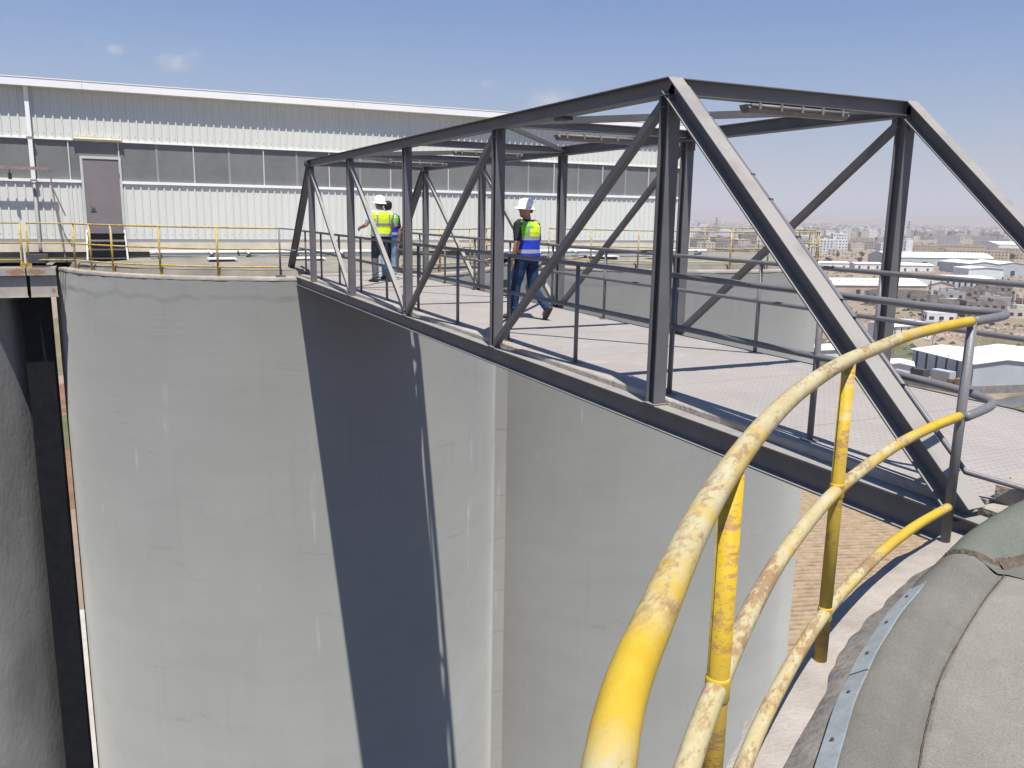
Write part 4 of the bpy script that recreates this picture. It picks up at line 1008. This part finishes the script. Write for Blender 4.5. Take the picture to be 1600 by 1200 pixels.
stand = {'J': dict(pelvis=(0, 0, .94), waist=(0, .0, 1.07), chest=(0, -.01, 1.30), neck=(.0, .01, 1.48), head=(-.012, .045, 1.615), shL=(-.18, .0, 1.405), shR=(.18, .0, 1.40), elL=(-.29, .00, 1.17), wrL=(-.335, .20, 1.11), elR=(.24, .05, 1.14), wrR=(.14, .26, 1.13),
          hipL=(-.095, 0, .91), hipR=(.095, 0, .91), knL=(-.12, .03, .50), anL=(-.13, -.02, .095), knR=(.13, .04, .50), anR=(.155, .0, .095)),
        'face': (-.35, 1, 0), 'footL': (-.35, 1, 0), 'footR': (.15, 1, 0), 'trousers': 'trousers', 'dusty': True, 'shirt': 'shirt_blue', 'vest': 'yellow', 'curlL': 1.0, 'curlR': .8, 'sleeve': .6}
person('man in white helmet and all yellow vest far along the bridge, left forearm raised', (5.52, 18.45, .056), .05, stand, (1.2, 1.12, 1.07))
other = {'J': dict(pelvis=(0, 0, .92), waist=(0, .0, 1.05), chest=(0, .0, 1.27), neck=(.0, .02, 1.44), head=(0, .03, 1.58), shL=(-.175, .0, 1.37), shR=(.175, .0, 1.36), elL=(-.22, .03, 1.11), wrL=(-.18, .15, .93), elR=(.235, .0, 1.09), wrR=(.235, .03, .86),
          hipL=(-.09, 0, .89), hipR=(.09, 0, .89), knL=(-.10, .03, .49), anL=(-.10, -.02, .095), knR=(.10, .06, .49), anR=(.11, .06, .095)),
        'face': (.15, 1, 0), 'footL': (-.1, 1, 0), 'footR': (.15, 1, 0), 'trousers': 'jeans_light', 'shirt': 'shirt_dark', 'vest': 'blue', 'helmet': False, 'curlL': .7, 'curlR': .7}
person('dark haired man without helmet half hidden behind the all yellow vest', (5.92, 19.2, .056), 0, other, (1.1, 1.05, 1.05))
# ================================================================ LAND, SHEDS AND CITY BEYOND
random.seed(21)
M['wh_roof'] = mat('white_shed_roof', (.80, .80, .79), .5, 0, .05, .15, 0, 10, .3)
M['wh_wall'] = mat('pale_blue_grey_shed_wall', (.40, .44, .47), .7, 0, .06, .2)
M['wh_wall_w'] = mat('white_shed_wall', (.66, .67, .66), .7, 0, .08, .2)
M['wh_dark'] = mat('dark_opening', (.035, .035, .04), .8)
M['blockwall'] = mat('grey_block_wall', (.22, .215, .205), .9, 0, .2, .6)
M['limestone'] = mat('pale_limestone', (.52, .47, .40), .9, 0, .14, .1)
M['limestone_y'] = mat('yellow_limestone', (.43, .36, .25), .9, 0, .12, .1)
M['rawconc'] = mat('raw_concrete', (.24, .21, .185), .95, 0, .25, .4)
M['pinkwall'] = mat('pinkish_render', (.40, .32, .27), .9, 0, .12, .1)
M['greywall'] = mat('grey_render', (.36, .355, .345), .9, 0, .12, .1)
M['rust'] = mat('rusty_stack', (.30, .16, .10), .9, 0, .3, .8)
M['leaf'] = mat('dusty_dark_foliage', (.055, .07, .035), .9, 0, .3, .5)
M['trunk'] = mat('tree_trunk', (.12, .09, .07), .9)
def frame(p0, p1):
    a = Vector((p0[0], p0[1], 0)); b = Vector((p1[0], p1[1], 0)); u = (b-a); L_ = u.length; u.normalize(); v = Vector((-u.y, u.x, 0)); return a, u, v, L_
def shed(label, p0, p1, depth, h, gables=1, wallm='wh_wall', roofm='wh_roof', rise=.13, bays=0, opening=(), cat='warehouse', skylights=0, ridge_along=False, curved=False, pent=0):
    """front wall p0->p1, going back 'depth' on the left of that line; gable ridges run backwards (or along the front)"""
    a, u, v, L_ = frame(p0, p1); base = Vector((a.x+u.x*L_/2+v.x*depth/2, a.y+u.y*L_/2+v.y*depth/2, G))
    t = thing('warehouse', label, cat, base)
    P = lambda s, d, z: Vector((a.x+u.x*s+v.x*d, a.y+u.y*s+v.y*d, G+z))
    # profile across
    if ridge_along or curved:
        W = depth; n = 12 if curved else 2
        pr = [(W*i/n, h+(rise*W*(1-(2*i/n-1)**2)*.5 if curved else rise*W/2*(1 if i == 1 else 0))) for i in range(n+1)]
        Q = lambda w_, s, z: P(s, w_, z); S_ = L_
    else:
        W = L_; n = 2*gables; g = W/gables; pr = [(W*i/n, h+(rise*g/2 if i % 2 else 0)) for i in range(n+1)]
        Q = lambda w_, s, z: P(w_, s, z); S_ = depth
    b = MB()
    vs = [Q(w_, 0, 0) for w_, z in pr]+[Q(w_, 0, z-.05) for w_, z in pr]+[Q(w_, S_, 0) for w_, z in pr]+[Q(w_, S_, z-.05) for w_, z in pr]; k = n+1
    fs = [(i, i+1, k+i+1, k+i) for i in range(n)]+[(2*k+i, 3*k+i, 3*k+i+1, 2*k+i+1) for i in range(n)]+[(0, k, 3*k, 2*k), (k-1, 3*k-1, 4*k-1, 2*k-1)]
    b.add(vs, fs); b.build('wall', M[wallm], t)
    b = MB(); o_ = .5
    for i in range(n):
        (w0, z0), (w1, z1) = pr[i], pr[i+1]
        if i == 0: w0 -= o_
        if i == n-1: w1 += o_
        b.add([Q(w0, -o_, z0), Q(w1, -o_, z1), Q(w1, S_+o_, z1), Q(w0, S_+o_, z0), Q(w0, -o_, z0+.18), Q(w1, -o_, z1+.18), Q(w1, S_+o_, z1+.18), Q(w0, S_+o_, z0+.18)], [(0, 3, 2, 1), (4, 5, 6, 7), (0, 1, 5, 4), (1, 2, 6, 5), (2, 3, 7, 6), (3, 0, 4, 7)])
    rf = b.build('roof', M[roofm], t)
    for i in range(skylights):
        s0 = S_*(i+.5)/skylights; b = MB(); w0, z0 = pr[0]; w1, z1 = pr[1]
        A = Q(w0*.55+w1*.45, s0-.8, z0*.55+z1*.45+.2); B_ = Q(w0*.3+w1*.7, s0-.8, z0*.3+z1*.7+.2); D_ = (Q(0, 1, 0)-Q(0, 0, 0))*1.6
        b.add([A, B_, B_+D_, A+D_, A+Vector((0, 0, .12)), B_+Vector((0, 0, .12)), B_+D_+Vector((0, 0, .12)), A+D_+Vector((0, 0, .12))], [(0, 3, 2, 1), (4, 5, 6, 7), (0, 1, 5, 4), (1, 2, 6, 5), (2, 3, 7, 6), (3, 0, 4, 7)]); b.build('skylight', M['greywall'], rf)
    for side, cnt, z0, z1, wd, mm in opening:
        for i in range(cnt):
            if side == 'front': s = L_*(i+.5)/cnt; c_ = P(s, -.03, (z0+z1)/2); ax = u*wd/2; ay = v*.06
            elif side == 'left': s = depth*(i+.5)/cnt; c_ = P(-.03, s, (z0+z1)/2); ax = v*wd/2; ay = u*.06
            else: s = depth*(i+.5)/cnt; c_ = P(L_+.03, s, (z0+z1)/2); ax = v*wd/2; ay = u*.06
            b = MB(); b.obox(c_, ax, ay, Vector((0, 0, (z1-z0)/2))); b.build('opening' if mm == 'wh_dark' else 'wall_strip', M[mm], t)
    return t
# near sheds below right
shed('nearest white roofed shed below right, twin gables, dark stripes on its side wall', (188, 134.3), (222, 125.5), 23, 5.7, 2, 'wh_wall', 'wh_roof', .11, opening=(('left', 6, .6, 5.9, .7, 'wh_dark'),))
def wall_run(label, pts, h, m, name='block_wall', cat='wall', th=.25):
    b = MB()
    for p, q in zip(pts, pts[1:]):
        A = Vector((*p, G)); B_ = Vector((*q, G)); d = (B_-A); L_ = d.length; d.normalize(); n_ = Vector((-d.y, d.x, 0)); b.obox((A+B_)/2+Vector((0, 0, h/2)), d*L_/2, n_*th/2, Vector((0, 0, h/2)))
    m_ = (Vector((*pts[0], G))+Vector((*pts[-1], G)))/2; single(name, b, M[m], label, cat, tuple(m_))
wall_run('low grey block wall in front of the nearest white roofed shed', [(176, 147), (176.5, 138), (178, 129.5), (190, 126.5), (226, 120)], 1.9, 'blockwall')
t = thing('container', 'blue grey container against the striped side of the nearest shed', 'container', (184.5, 138, G))
b = MB(); b.obox((184.3, 139.5, G+1.8), (1.1, 0, 0), (0, 2.6, 0), (0, 0, 1.8)); b.build('body', M['wh_wall'], t)
b = MB(); b.obox((183.15, 139.5, G+1.8), (.04, 0, 0), (0, 2.4, 0), (0, 0, 1.6)); b.build('door', M['greywall'], t)
t = thing('container', 'dark container left of the blue grey one beside the nearest shed', 'container', (183.5, 146.5, G))
b = MB(); b.obox((183.4, 146.2, G+1.5), (1.1, 0, 0), (0, 2.6, 0), (0, 0, 1.5)); b.build('body', M['darksteel'], t)
b = MB(); b.obox((182.25, 146.2, G+1.5), (.04, 0, 0), (0, 2.4, 0), (0, 0, 1.3)); b.build('door', M['wh_dark'], t)
for i in range(3):
    b = MB(); b.obox((184.0, 132.8+i*1.9, G+1.0+.2*(i % 2)), (.9, .1, 0), (-.05, .8, 0), (0, 0, 1.0+.2*(i % 2)))
    single('rusty_stack', b, M['rust'], ('rightmost', 'middle', 'leftmost')[i]+' of the three rusty pallet stacks behind the low block wall', 'stack', (184, 132.8+i*1.9, G))
shed('small white hut left of the grey block wall, seen under the diagonal', (178.5, 151.5), (182.5, 147), 7, 3.4, 1, 'wh_wall_w', 'wh_roof', .2)
shed('long low white roof seen just behind the right bridge column', (236, 200), (253, 198), 11, 4.6, 1, 'wh_wall_w', 'wh_roof', .12, ridge_along=True, opening=(('front', 6, .5, 4.2, .3, 'wh_dark'),))
shed('low white roof between the end diagonal and the right silo edge', (183, 179), (195, 178), 9, 2.6, 1, 'wh_wall_w', 'wh_roof', .15, ridge_along=True)
# middle distance
shed('long white roofed works hall with a row of small roof lights', (338, 336), (396, 316), 24, 5.4, 1, 'pinkwall', 'wh_roof', .24, ridge_along=True, skylights=14, opening=(('front', 4, 0, 3.2, 2.4, 'wh_dark'),))
shed('cream gabled hall end just right of the long works hall', (397, 317), (412, 311), 26, 5.6, 1, 'limestone', 'greywall', .26)
shed('pale hall with a colonnade of dark bays, right of the cream gable', (423, 330), (452, 318), 22, 8.0, 1, 'wh_wall', 'wh_roof', .1, ridge_along=True, opening=(('front', 9, 2.2, 7.2, 1.3, 'wh_dark'),))
shed('tall white block beside the hall with dark bays', (462, 341), (482, 333), 16, 12.2, 1, 'wh_wall_w', 'wh_roof', .08, opening=(('front', 2, 2, 4, 2.5, 'wh_dark'),))
shed('pale twin gabled hall behind the tall white block', (585, 432), (628, 415), 40, 8.4, 2, 'wh_wall', 'wh_roof', .14, opening=(('front', 2, 0, 3.6, 3.4, 'wh_dark'),))
shed('very long low shed with a gently arched white roof', (632, 548), (722, 510), 38, 7.2, 1, 'wh_wall', 'wh_roof', .22, curved=True, opening=(('front', 7, .4, 3.4, 4.5, 'wh_dark'),))
for (p0, p1, dp, h, lab) in (((520, 520), (548, 512), 12, 4.6, 'leftmost'), ((552, 510), (575, 503), 12, 4.2, 'second from left'), ((578, 498), (598, 490), 12, 4.5, 'second from right'), ((566, 478), (592, 468), 14, 4.8, 'rightmost, nearest')):
    shed('low white roofed depot hut in the row before the arched shed, '+lab, p0, p1, dp, h, 1, 'wh_wall_w', 'wh_roof', .18, ridge_along=True, opening=(('front', 3, .2, 2.6, 1.8, 'wh_dark'),))
shed('big white double roofed warehouse far right, before the city', (1140, 800), (1205, 765), 60, 8.6, 2, 'wh_wall_w', 'wh_roof', .12, ridge_along=True)
shed('white lorry depot roof in the far middle, left of the end diagonal', (790, 1010), (838, 1000), 24, 8, 1, 'wh_wall_w', 'wh_roof', .1, ridge_along=True)
shed('second white depot roof right of the first, far middle distance', (845, 1000), (905, 985), 26, 8, 1, 'wh_wall', 'wh_roof', .1, ridge_along=True)
# block buildings
def block_mesh(w_, d_, storeys, wm, roofclutter=True, cols=None, hs=3.1):
    b = MB(); h = storeys*hs; b.box(-w_/2, w_/2, -d_/2, d_/2, -1.0, h)
    for (x0, x1, y0, y1) in ((-w_/2, w_/2, -d_/2-.02, -d_/2+.2), (-w_/2, w_/2, d_/2-.2, d_/2+.02), (-w_/2-.02, -w_/2+.2, -d_/2, d_/2), (w_/2-.2, w_/2+.02, -d_/2, d_/2)): b.box(x0, x1, y0, y1, h-.01, h+.8)
    if roofclutter:
        for k in range(random.randint(1, 3)):
            x = random.uniform(-w_*.3, w_*.3); y = random.uniform(-d_*.3, d_*.3); s = random.uniform(.8, 2.2); b.box(x-s, x+s, y-s, y+s, h+.012, h+random.uniform(1.2, 2.8))
    b.cur = 1; n = cols or max(2, int(w_/3.2))
    for st in range(storeys):
        for i in range(n):
            x = -w_/2+w_*(i+.5)/n; z = st*hs+1.0; ww = random.uniform(.55, .95)
            b.box(x-ww, x+ww, -d_/2-.06, -d_/2+.05, z, z+1.35)
        m = max(2, int(d_/3.6))
        for i in range(m):
            y = -d_/2+d_*(i+.5)/m; z = st*hs+1.0; b.box(-w_/2-.06, -w_/2+.05, y-.7, y+.7, z, z+1.35)
    b.cur = 0; return b.mesh('apartment_block', [M[wm], M['wh_dark']])
def blk(me, name, lab, cat, x, y, rz, grp=None, sc=(1, 1, 1)):
    o = bpy.data.objects.new(name, me); C.objects.link(o); o.location = (x, y, G+.02); o.rotation_euler = (0, 0, rz); o.scale = sc; return tag(o, lab, cat, grp)
# face the camera: rotation so -y side looks to the origin
face = lambda x, y, j=0: -math.atan2(x, y)+j
yl = [block_mesh(46, 14, 3, 'limestone_y', False), block_mesh(60, 16, 3, 'limestone_y', False), block_mesh(34, 14, 2, 'limestone_y', False)]
for i, (x, y, lab) in enumerate(((850, 622, 'left'), (905, 598, 'middle'), (965, 575, 'right'))): blk(yl[(i+1) % 3], 'barrack_block', 'long yellow stone institution block with regular windows, '+lab+' of three', 'building', x, y, face(x, y, .12))
for i, (x, y, lab) in enumerate(((925, 760, 'left one'), (985, 745, 'middle one'), (1048, 720, 'right one'))): blk(yl[i % 3], 'barrack_block', 'long sandy block behind the yellow institution, '+lab, 'building', x, y, face(x, y, -.08))
dk = block_mesh(34, 14, 5, 'greywall', False, 9)
for i, (x, y, lab) in enumerate(((1262, 975, 'left'), (1318, 950, 'right'))): blk(dk, 'apartment_block', 'dark grid fronted flats with many windows, '+lab+' of the pair', 'building', x, y, face(x, y))
# raw concrete houses, near-mid distance
raw = [block_mesh(13, 10, 2, 'rawconc', True), block_mesh(16, 11, 2, 'rawconc', True), block_mesh(10, 9, 1, 'limestone', True), block_mesh(12, 9, 2, 'greywall', True)]
rp = [(318, 246), (333, 238), (345, 262), (356, 248), (372, 258), (388, 246), (402, 262), (362, 276), (378, 284), (398, 286), (420, 275), (436, 262), (450, 285), (428, 300), (452, 308), (470, 296), (330, 262), (408, 240), (348, 232), (470, 320), (488, 305), (372, 232), (455, 250), (480, 275), (345, 282), (330, 285)]
for i, (x, y) in enumerate(rp): blk(raw[i % 4], 'unfinished_house', ('raw concrete two storey house', 'wide raw concrete house', 'single storey pale stone house', 'two storey grey rendered house')[i % 4]+(' in the nearer row of the half built quarter' if math.hypot(x, y) < 440 else ' at the back of the half built quarter')+(', left side' if x/y < 1.42 else ', right side'), 'house', x, y, face(x, y, random.uniform(-.4, .4)), 'half built houses below the right handrail')
b0 = raw[2]
for i, (x, y, lab) in enumerate(((262, 218, 'nearest low white hut on the stony slope'), (300, 232, 'low white hut farther up the stony slope'))): blk(block_mesh(11, 6, 1, 'wh_wall_w', False), 'hut', lab, 'hut', x, y, face(x, y, .3))
# rubble and dump on the slope: uncountable
M['rubble'] = mat('pinkish_rubble', (.28, .215, .17), 1, 0, .35, .6)
b = MB()
for i in range(2600):
    if i % 2: x = random.gauss(275, 34); y = random.gauss(222, 18)
    else:
        q = random.random(); x = 400+q*230; y = 300+q*170+random.gauss(0, 26)
    s = random.uniform(.3, 1.5)*(1 if x < 380 else 1.5); an = random.random()*3; c_, s_ = math.cos(an)*s, math.sin(an)*s
    z = random.uniform(.2, .55)*s
    b.add([(x-c_, y-s_, G), (x+s_, y-c_, G), (x+c_, y+s_, G), (x-s_, y+c_, G), (x+random.uniform(-.3, .3)*s, y+random.uniform(-.3, .3)*s, G+z*1.6)], [(0, 1, 4), (1, 2, 4), (2, 3, 4), (3, 0, 4)])
struct(b.build('rubble', M['rubble']), 'stuff')
# bushes / trees seen as dark dots
def tree_mesh(s=1.0, n=150):
    b = MB(); b.tube([(0, 0, 0), (.1*s, 0, 1.4*s), (0, .1*s, 2.6*s)], [.16*s, .12*s, .06*s], 6)
    for k in range(4):
        a = k*1.6; b.tube([(0, 0, 1.5*s), (math.cos(a)*1.0*s, math.sin(a)*1.0*s, 2.7*s)], [.07*s, .03*s], 5)
    b.cur = 1; cl = [Vector((random.uniform(-1.1, 1.1), random.uniform(-1.1, 1.1), random.uniform(2.0, 3.6)))*s for _ in range(7)]
    for i in range(n):
        c_ = random.choice(cl)+Vector((random.gauss(0, .42), random.gauss(0, .42), random.gauss(0, .32)))*s; a = Vector((random.gauss(0, 1), random.gauss(0, 1), random.gauss(0, 1))).normalized()*.38*s; d_ = Vector((random.gauss(0, 1), random.gauss(0, 1), random.gauss(0, 1))).normalized()*.38*s
        b.add([c_-a, c_+d_, c_+a, c_-d_], [(0, 1, 2, 3)])
    b.cur = 0; return b
tm = [tree_mesh().mesh('tree', [M['trunk'], M['leaf']]) for _ in range(4)]
tlist = [(470, 330, 1.3), (505, 325, 1.4), (540, 350, 1.4), (462, 322, 1.0), (288, 214, 1.0), (246, 208, .9), (820, 560, 2.0), (860, 585, 1.8), (905, 560, 2.0), (990, 610, 2.2), (610, 560, 1.6), (590, 575, 1.6), (570, 590, 1.5), (548, 600, 1.4), (700, 640, 1.8), (720, 632, 1.8), (742, 628, 2.0), (760, 640, 1.7), (668, 640, 1.7), (640, 452, 1.5), (655, 455, 1.6), (780, 615, 1.8), (950, 600, 2.0), (1010, 640, 2.0), (350, 226, 1.0), (300, 210, .8), (810, 640, 1.8), (395, 232, 1.0)]
for i, (x, y, s) in enumerate(tlist):
    o = bpy.data.objects.new('tree', tm[i % 4]); C.objects.link(o); o.location = (x, y, G); o.scale = (s, s, s); o.rotation_euler = (0, 0, i*1.3)
    if i < 6: tag(o, ('bushy dark tree on sand right of the tall white block, left one', 'bushy dark tree on sand right of the tall white block, middle one', 'bushy dark tree on sand right of the tall white block, right one', 'small tree by the foot of the tall white block', 'dark bush on the stony slope by the hut', 'dark bush left of the stony slope')[i], 'tree')
    else: tag(o, 'distant dark green tree among the sheds and the first city blocks', 'tree', 'dark trees before the city')
# pylons and poles
def pylon(x, y, h, w_, lab, arms=3, name='lattice_pylon', cat='pylon'):
    t = thing(name, lab, cat, (x, y, G)); b = MB(); th = h*.004; lv = 8
    P = lambda k, i: Vector((x+(-1, 1, 1, -1)[i]*w_*(1-.85*k/lv), y+(-1, -1, 1, 1)[i]*w_*(1-.85*k/lv), G+h*k/lv))
    b = MB(); 
    for i in range(4): b.tube([P(0, i), P(lv, i)], th*1.4, 4)
    for k in range(lv):
        for i in range(4): j = (i+1) % 4; b.tube([P(k, i), P(k+1, j)], th, 4); b.tube([P(k, j), P(k+1, i)], th, 4)
    b.build('tower', M['steel'], t)
    for a in range(arms):
        z = G+h*(.70+.12*a); b = MB(); L_ = w_*(2.2-.4*a); u = Vector((.8, -.6, 0)); b.tube([Vector((x, y, z))-u*L_, Vector((x, y, z+h*.02))], [th*.6, th*1.5], 4); b.tube([Vector((x, y, z))+u*L_, Vector((x, y, z+h*.02))], [th*.6, th*1.5], 4); b.build('crossarm', M['steel'], t)
pylon(1456, 1218, 39, 4.5, 'tall lattice power pylon on the skyline right of the right bridge column')
pylon(1071, 1338, 40, 4.0, 'thin lattice pylon on the skyline between bridge column and end diagonal')
pylon(303, 240, 15.5, .9, 'small lattice mast beside the cream gabled hall end', 2)
for i, (x, y, h, lab) in enumerate(((186, 140, 7.5, 'thin lamp post before the striped wall of the nearest shed'), (212, 178, 8, 'leftmost thin pole by the green field'), (226, 176, 8, 'thin pole at the middle of the green field edge'), (1012, 640, 22, 'thin mast before the sandy blocks'))):
    t = thing('utility_pole', lab, 'pole', (x, y, G)); b = MB(); b.tube([(x, y, G), (x, y, G+h)], [.12, .07], 6); b.build('pole', M['steel'], t); b = MB(); b.tube([(x-.8, y+.5, G+h-.4), (x+.8, y-.5, G+h-.4)], .05, 5); b.build('crossarm', M['steel'], t)
# fence posts along the field
b = MB()
for i in range(70):
    q = i/69; x = 205+q*70; y = 172+q*6+2*math.sin(q*9); b.box(x-.05, x+.05, y-.05, y+.05, G, G+2.0)
o = b.build('fence_posts', M['greywall']); tag(o, 'thin wire fence posts in a line beyond the green field', 'fence'); o['kind'] = 'stuff'
# city blocks
wm = ['limestone', 'greywall', 'pinkwall', 'limestone', 'rawconc', 'wh_wall_w']
cm = []
for i in range(12):
    st_ = random.choice((2, 3, 3, 4, 4, 5)); cm.append(block_mesh(random.uniform(11, 24), random.uniform(10, 16), st_, wm[i % 6])); cm[-1]['st'] = st_
names = {0: 'pale stone apartment block in the hazy city beyond the sheds', 1: 'grey apartment block in the hazy city beyond the sheds', 2: 'pinkish apartment block in the hazy city beyond the sheds', 3: 'pale stone apartment block in the hazy city beyond the sheds', 4: 'raw concrete apartment block in the hazy city beyond the sheds', 5: 'white apartment block in the hazy city beyond the sheds'}
grp = {0: 'pale stone blocks of the hazy city', 1: 'grey blocks of the hazy city', 2: 'pinkish blocks of the hazy city', 3: 'pale stone blocks of the hazy city', 4: 'raw concrete blocks of the hazy city', 5: 'white blocks of the hazy city'}
cnt = 0; used_ = []
tries = 0
while cnt < 290 and tries < 9000:
    tries += 1; az = R(random.uniform(34.5, 58)); d = 900+1700*random.random()**.9
    if az > R(50) and d < 1650: continue
    x, y = d*math.sin(az), d*math.cos(az)
    if any(abs(x-a)+abs(y-b_) < 26 for a, b_ in used_): continue
    if 770 < x < 920 and 950 < y < 1040: continue
    if noise.noise(Vector((x*.004, y*.004, 1))) < -.22: continue
    used_.append((x, y)); i = cnt % 12; s = random.uniform(.85, 1.2)
    zone = 'left of the end diagonal' if az < R(42) else 'between end diagonal and right column' if az < R(50.5) else 'right of the right bridge column'
    lab_ = '%s %s-storey flats, %s, %s' % (names[i % 6].split(' apartment')[0], ('', '', 'two', 'three', 'four', 'five')[round((cm[i]['st']))], 'front of the hazy city' if d < 1500 else 'deeper in the hazy city', zone)
    blk(cm[i], 'apartment_block', lab_, 'building', x, y, face(x, y, random.uniform(-.7, .7)), lab_, (s, s, random.uniform(.8, 1.25))); cnt += 1
# the farther city reads as one mass
b = MB(); mats_ = [M['limestone'], M['greywall'], M['pinkwall'], M['wh_wall_w'], M['wh_dark'], M['leaf']]
for i in range(9500):
    az = R(random.uniform(-8, 66)); d = 2600+4600*random.random()**1.15; x, y = d*math.sin(az), d*math.cos(az)
    if noise.noise(Vector((x*.0012, y*.0012, 3))) < -.18: continue
    s = random.uniform(6, 14); h = random.uniform(5, 17); an = random.uniform(0, 1.5); c_, s_ = math.cos(an), math.sin(an); q = random.random()
    b.cur = 0 if q < .35 else 1 if q < .5 else 2 if q < .75 else 3 if q < .9 else 5
    if b.cur == 5: h = 4
    b.obox((x, y, G+h/2-.5), (c_*s, s_*s, 0), (-s_*s*.7, c_*s*.7, 0), (0, 0, h/2+.5))
    if b.cur != 5 and d < 4600:
        b.cur = 4
        for k in range(2 if h > 9 else 1): b.obox((x-math.sin(az)*s*1.0, y-math.cos(az)*s*1.0, G+h*(.3+.35*k)), (c_*s*.72, s_*s*.72, 0), (-s_*.5, c_*.5, 0), (0, 0, .7))
o = b.build('distant_city', mats_); struct(o, 'stuff')
# scrub dots scattered over open land
b = MB()
for i in range(2600):
    az = R(random.uniform(34, 60)); d = 250+1500*random.random(); x, y = d*math.sin(az), d*math.cos(az); s = random.uniform(.3, 1.0)*(1+d/900)
    b.add([(x-s, y-s*.6, G), (x+s, y-s*.5, G), (x+s*.8, y+s, G), (x-s*.7, y+s*.8, G), (x, y, G+s*.8)], [(0, 1, 4), (1, 2, 4), (2, 3, 4), (3, 0, 4)])
struct(b.build('scrub', M['leaf']), 'stuff')
# ================================================================ HAZE
hz = bpy.data.materials.new('dusty_air'); hz.use_nodes = True; t_ = hz.node_tree; t_.nodes.clear()
om = t_.nodes.new('ShaderNodeOutputMaterial'); pv = t_.nodes.new('ShaderNodeVolumePrincipled'); pv.inputs['Density'].default_value = 2.1e-4
pv.inputs['Color'].default_value = (.93, .90, .93, 1); pv.inputs['Anisotropy'].default_value = 0.0
t_.links.new(pv.outputs[0], om.inputs['Volume'])
b = MB(); b.box(-14500, 14500, -14500, 14500, G-1, 262); o = b.build('haze', hz); o['kind'] = 'stuff'
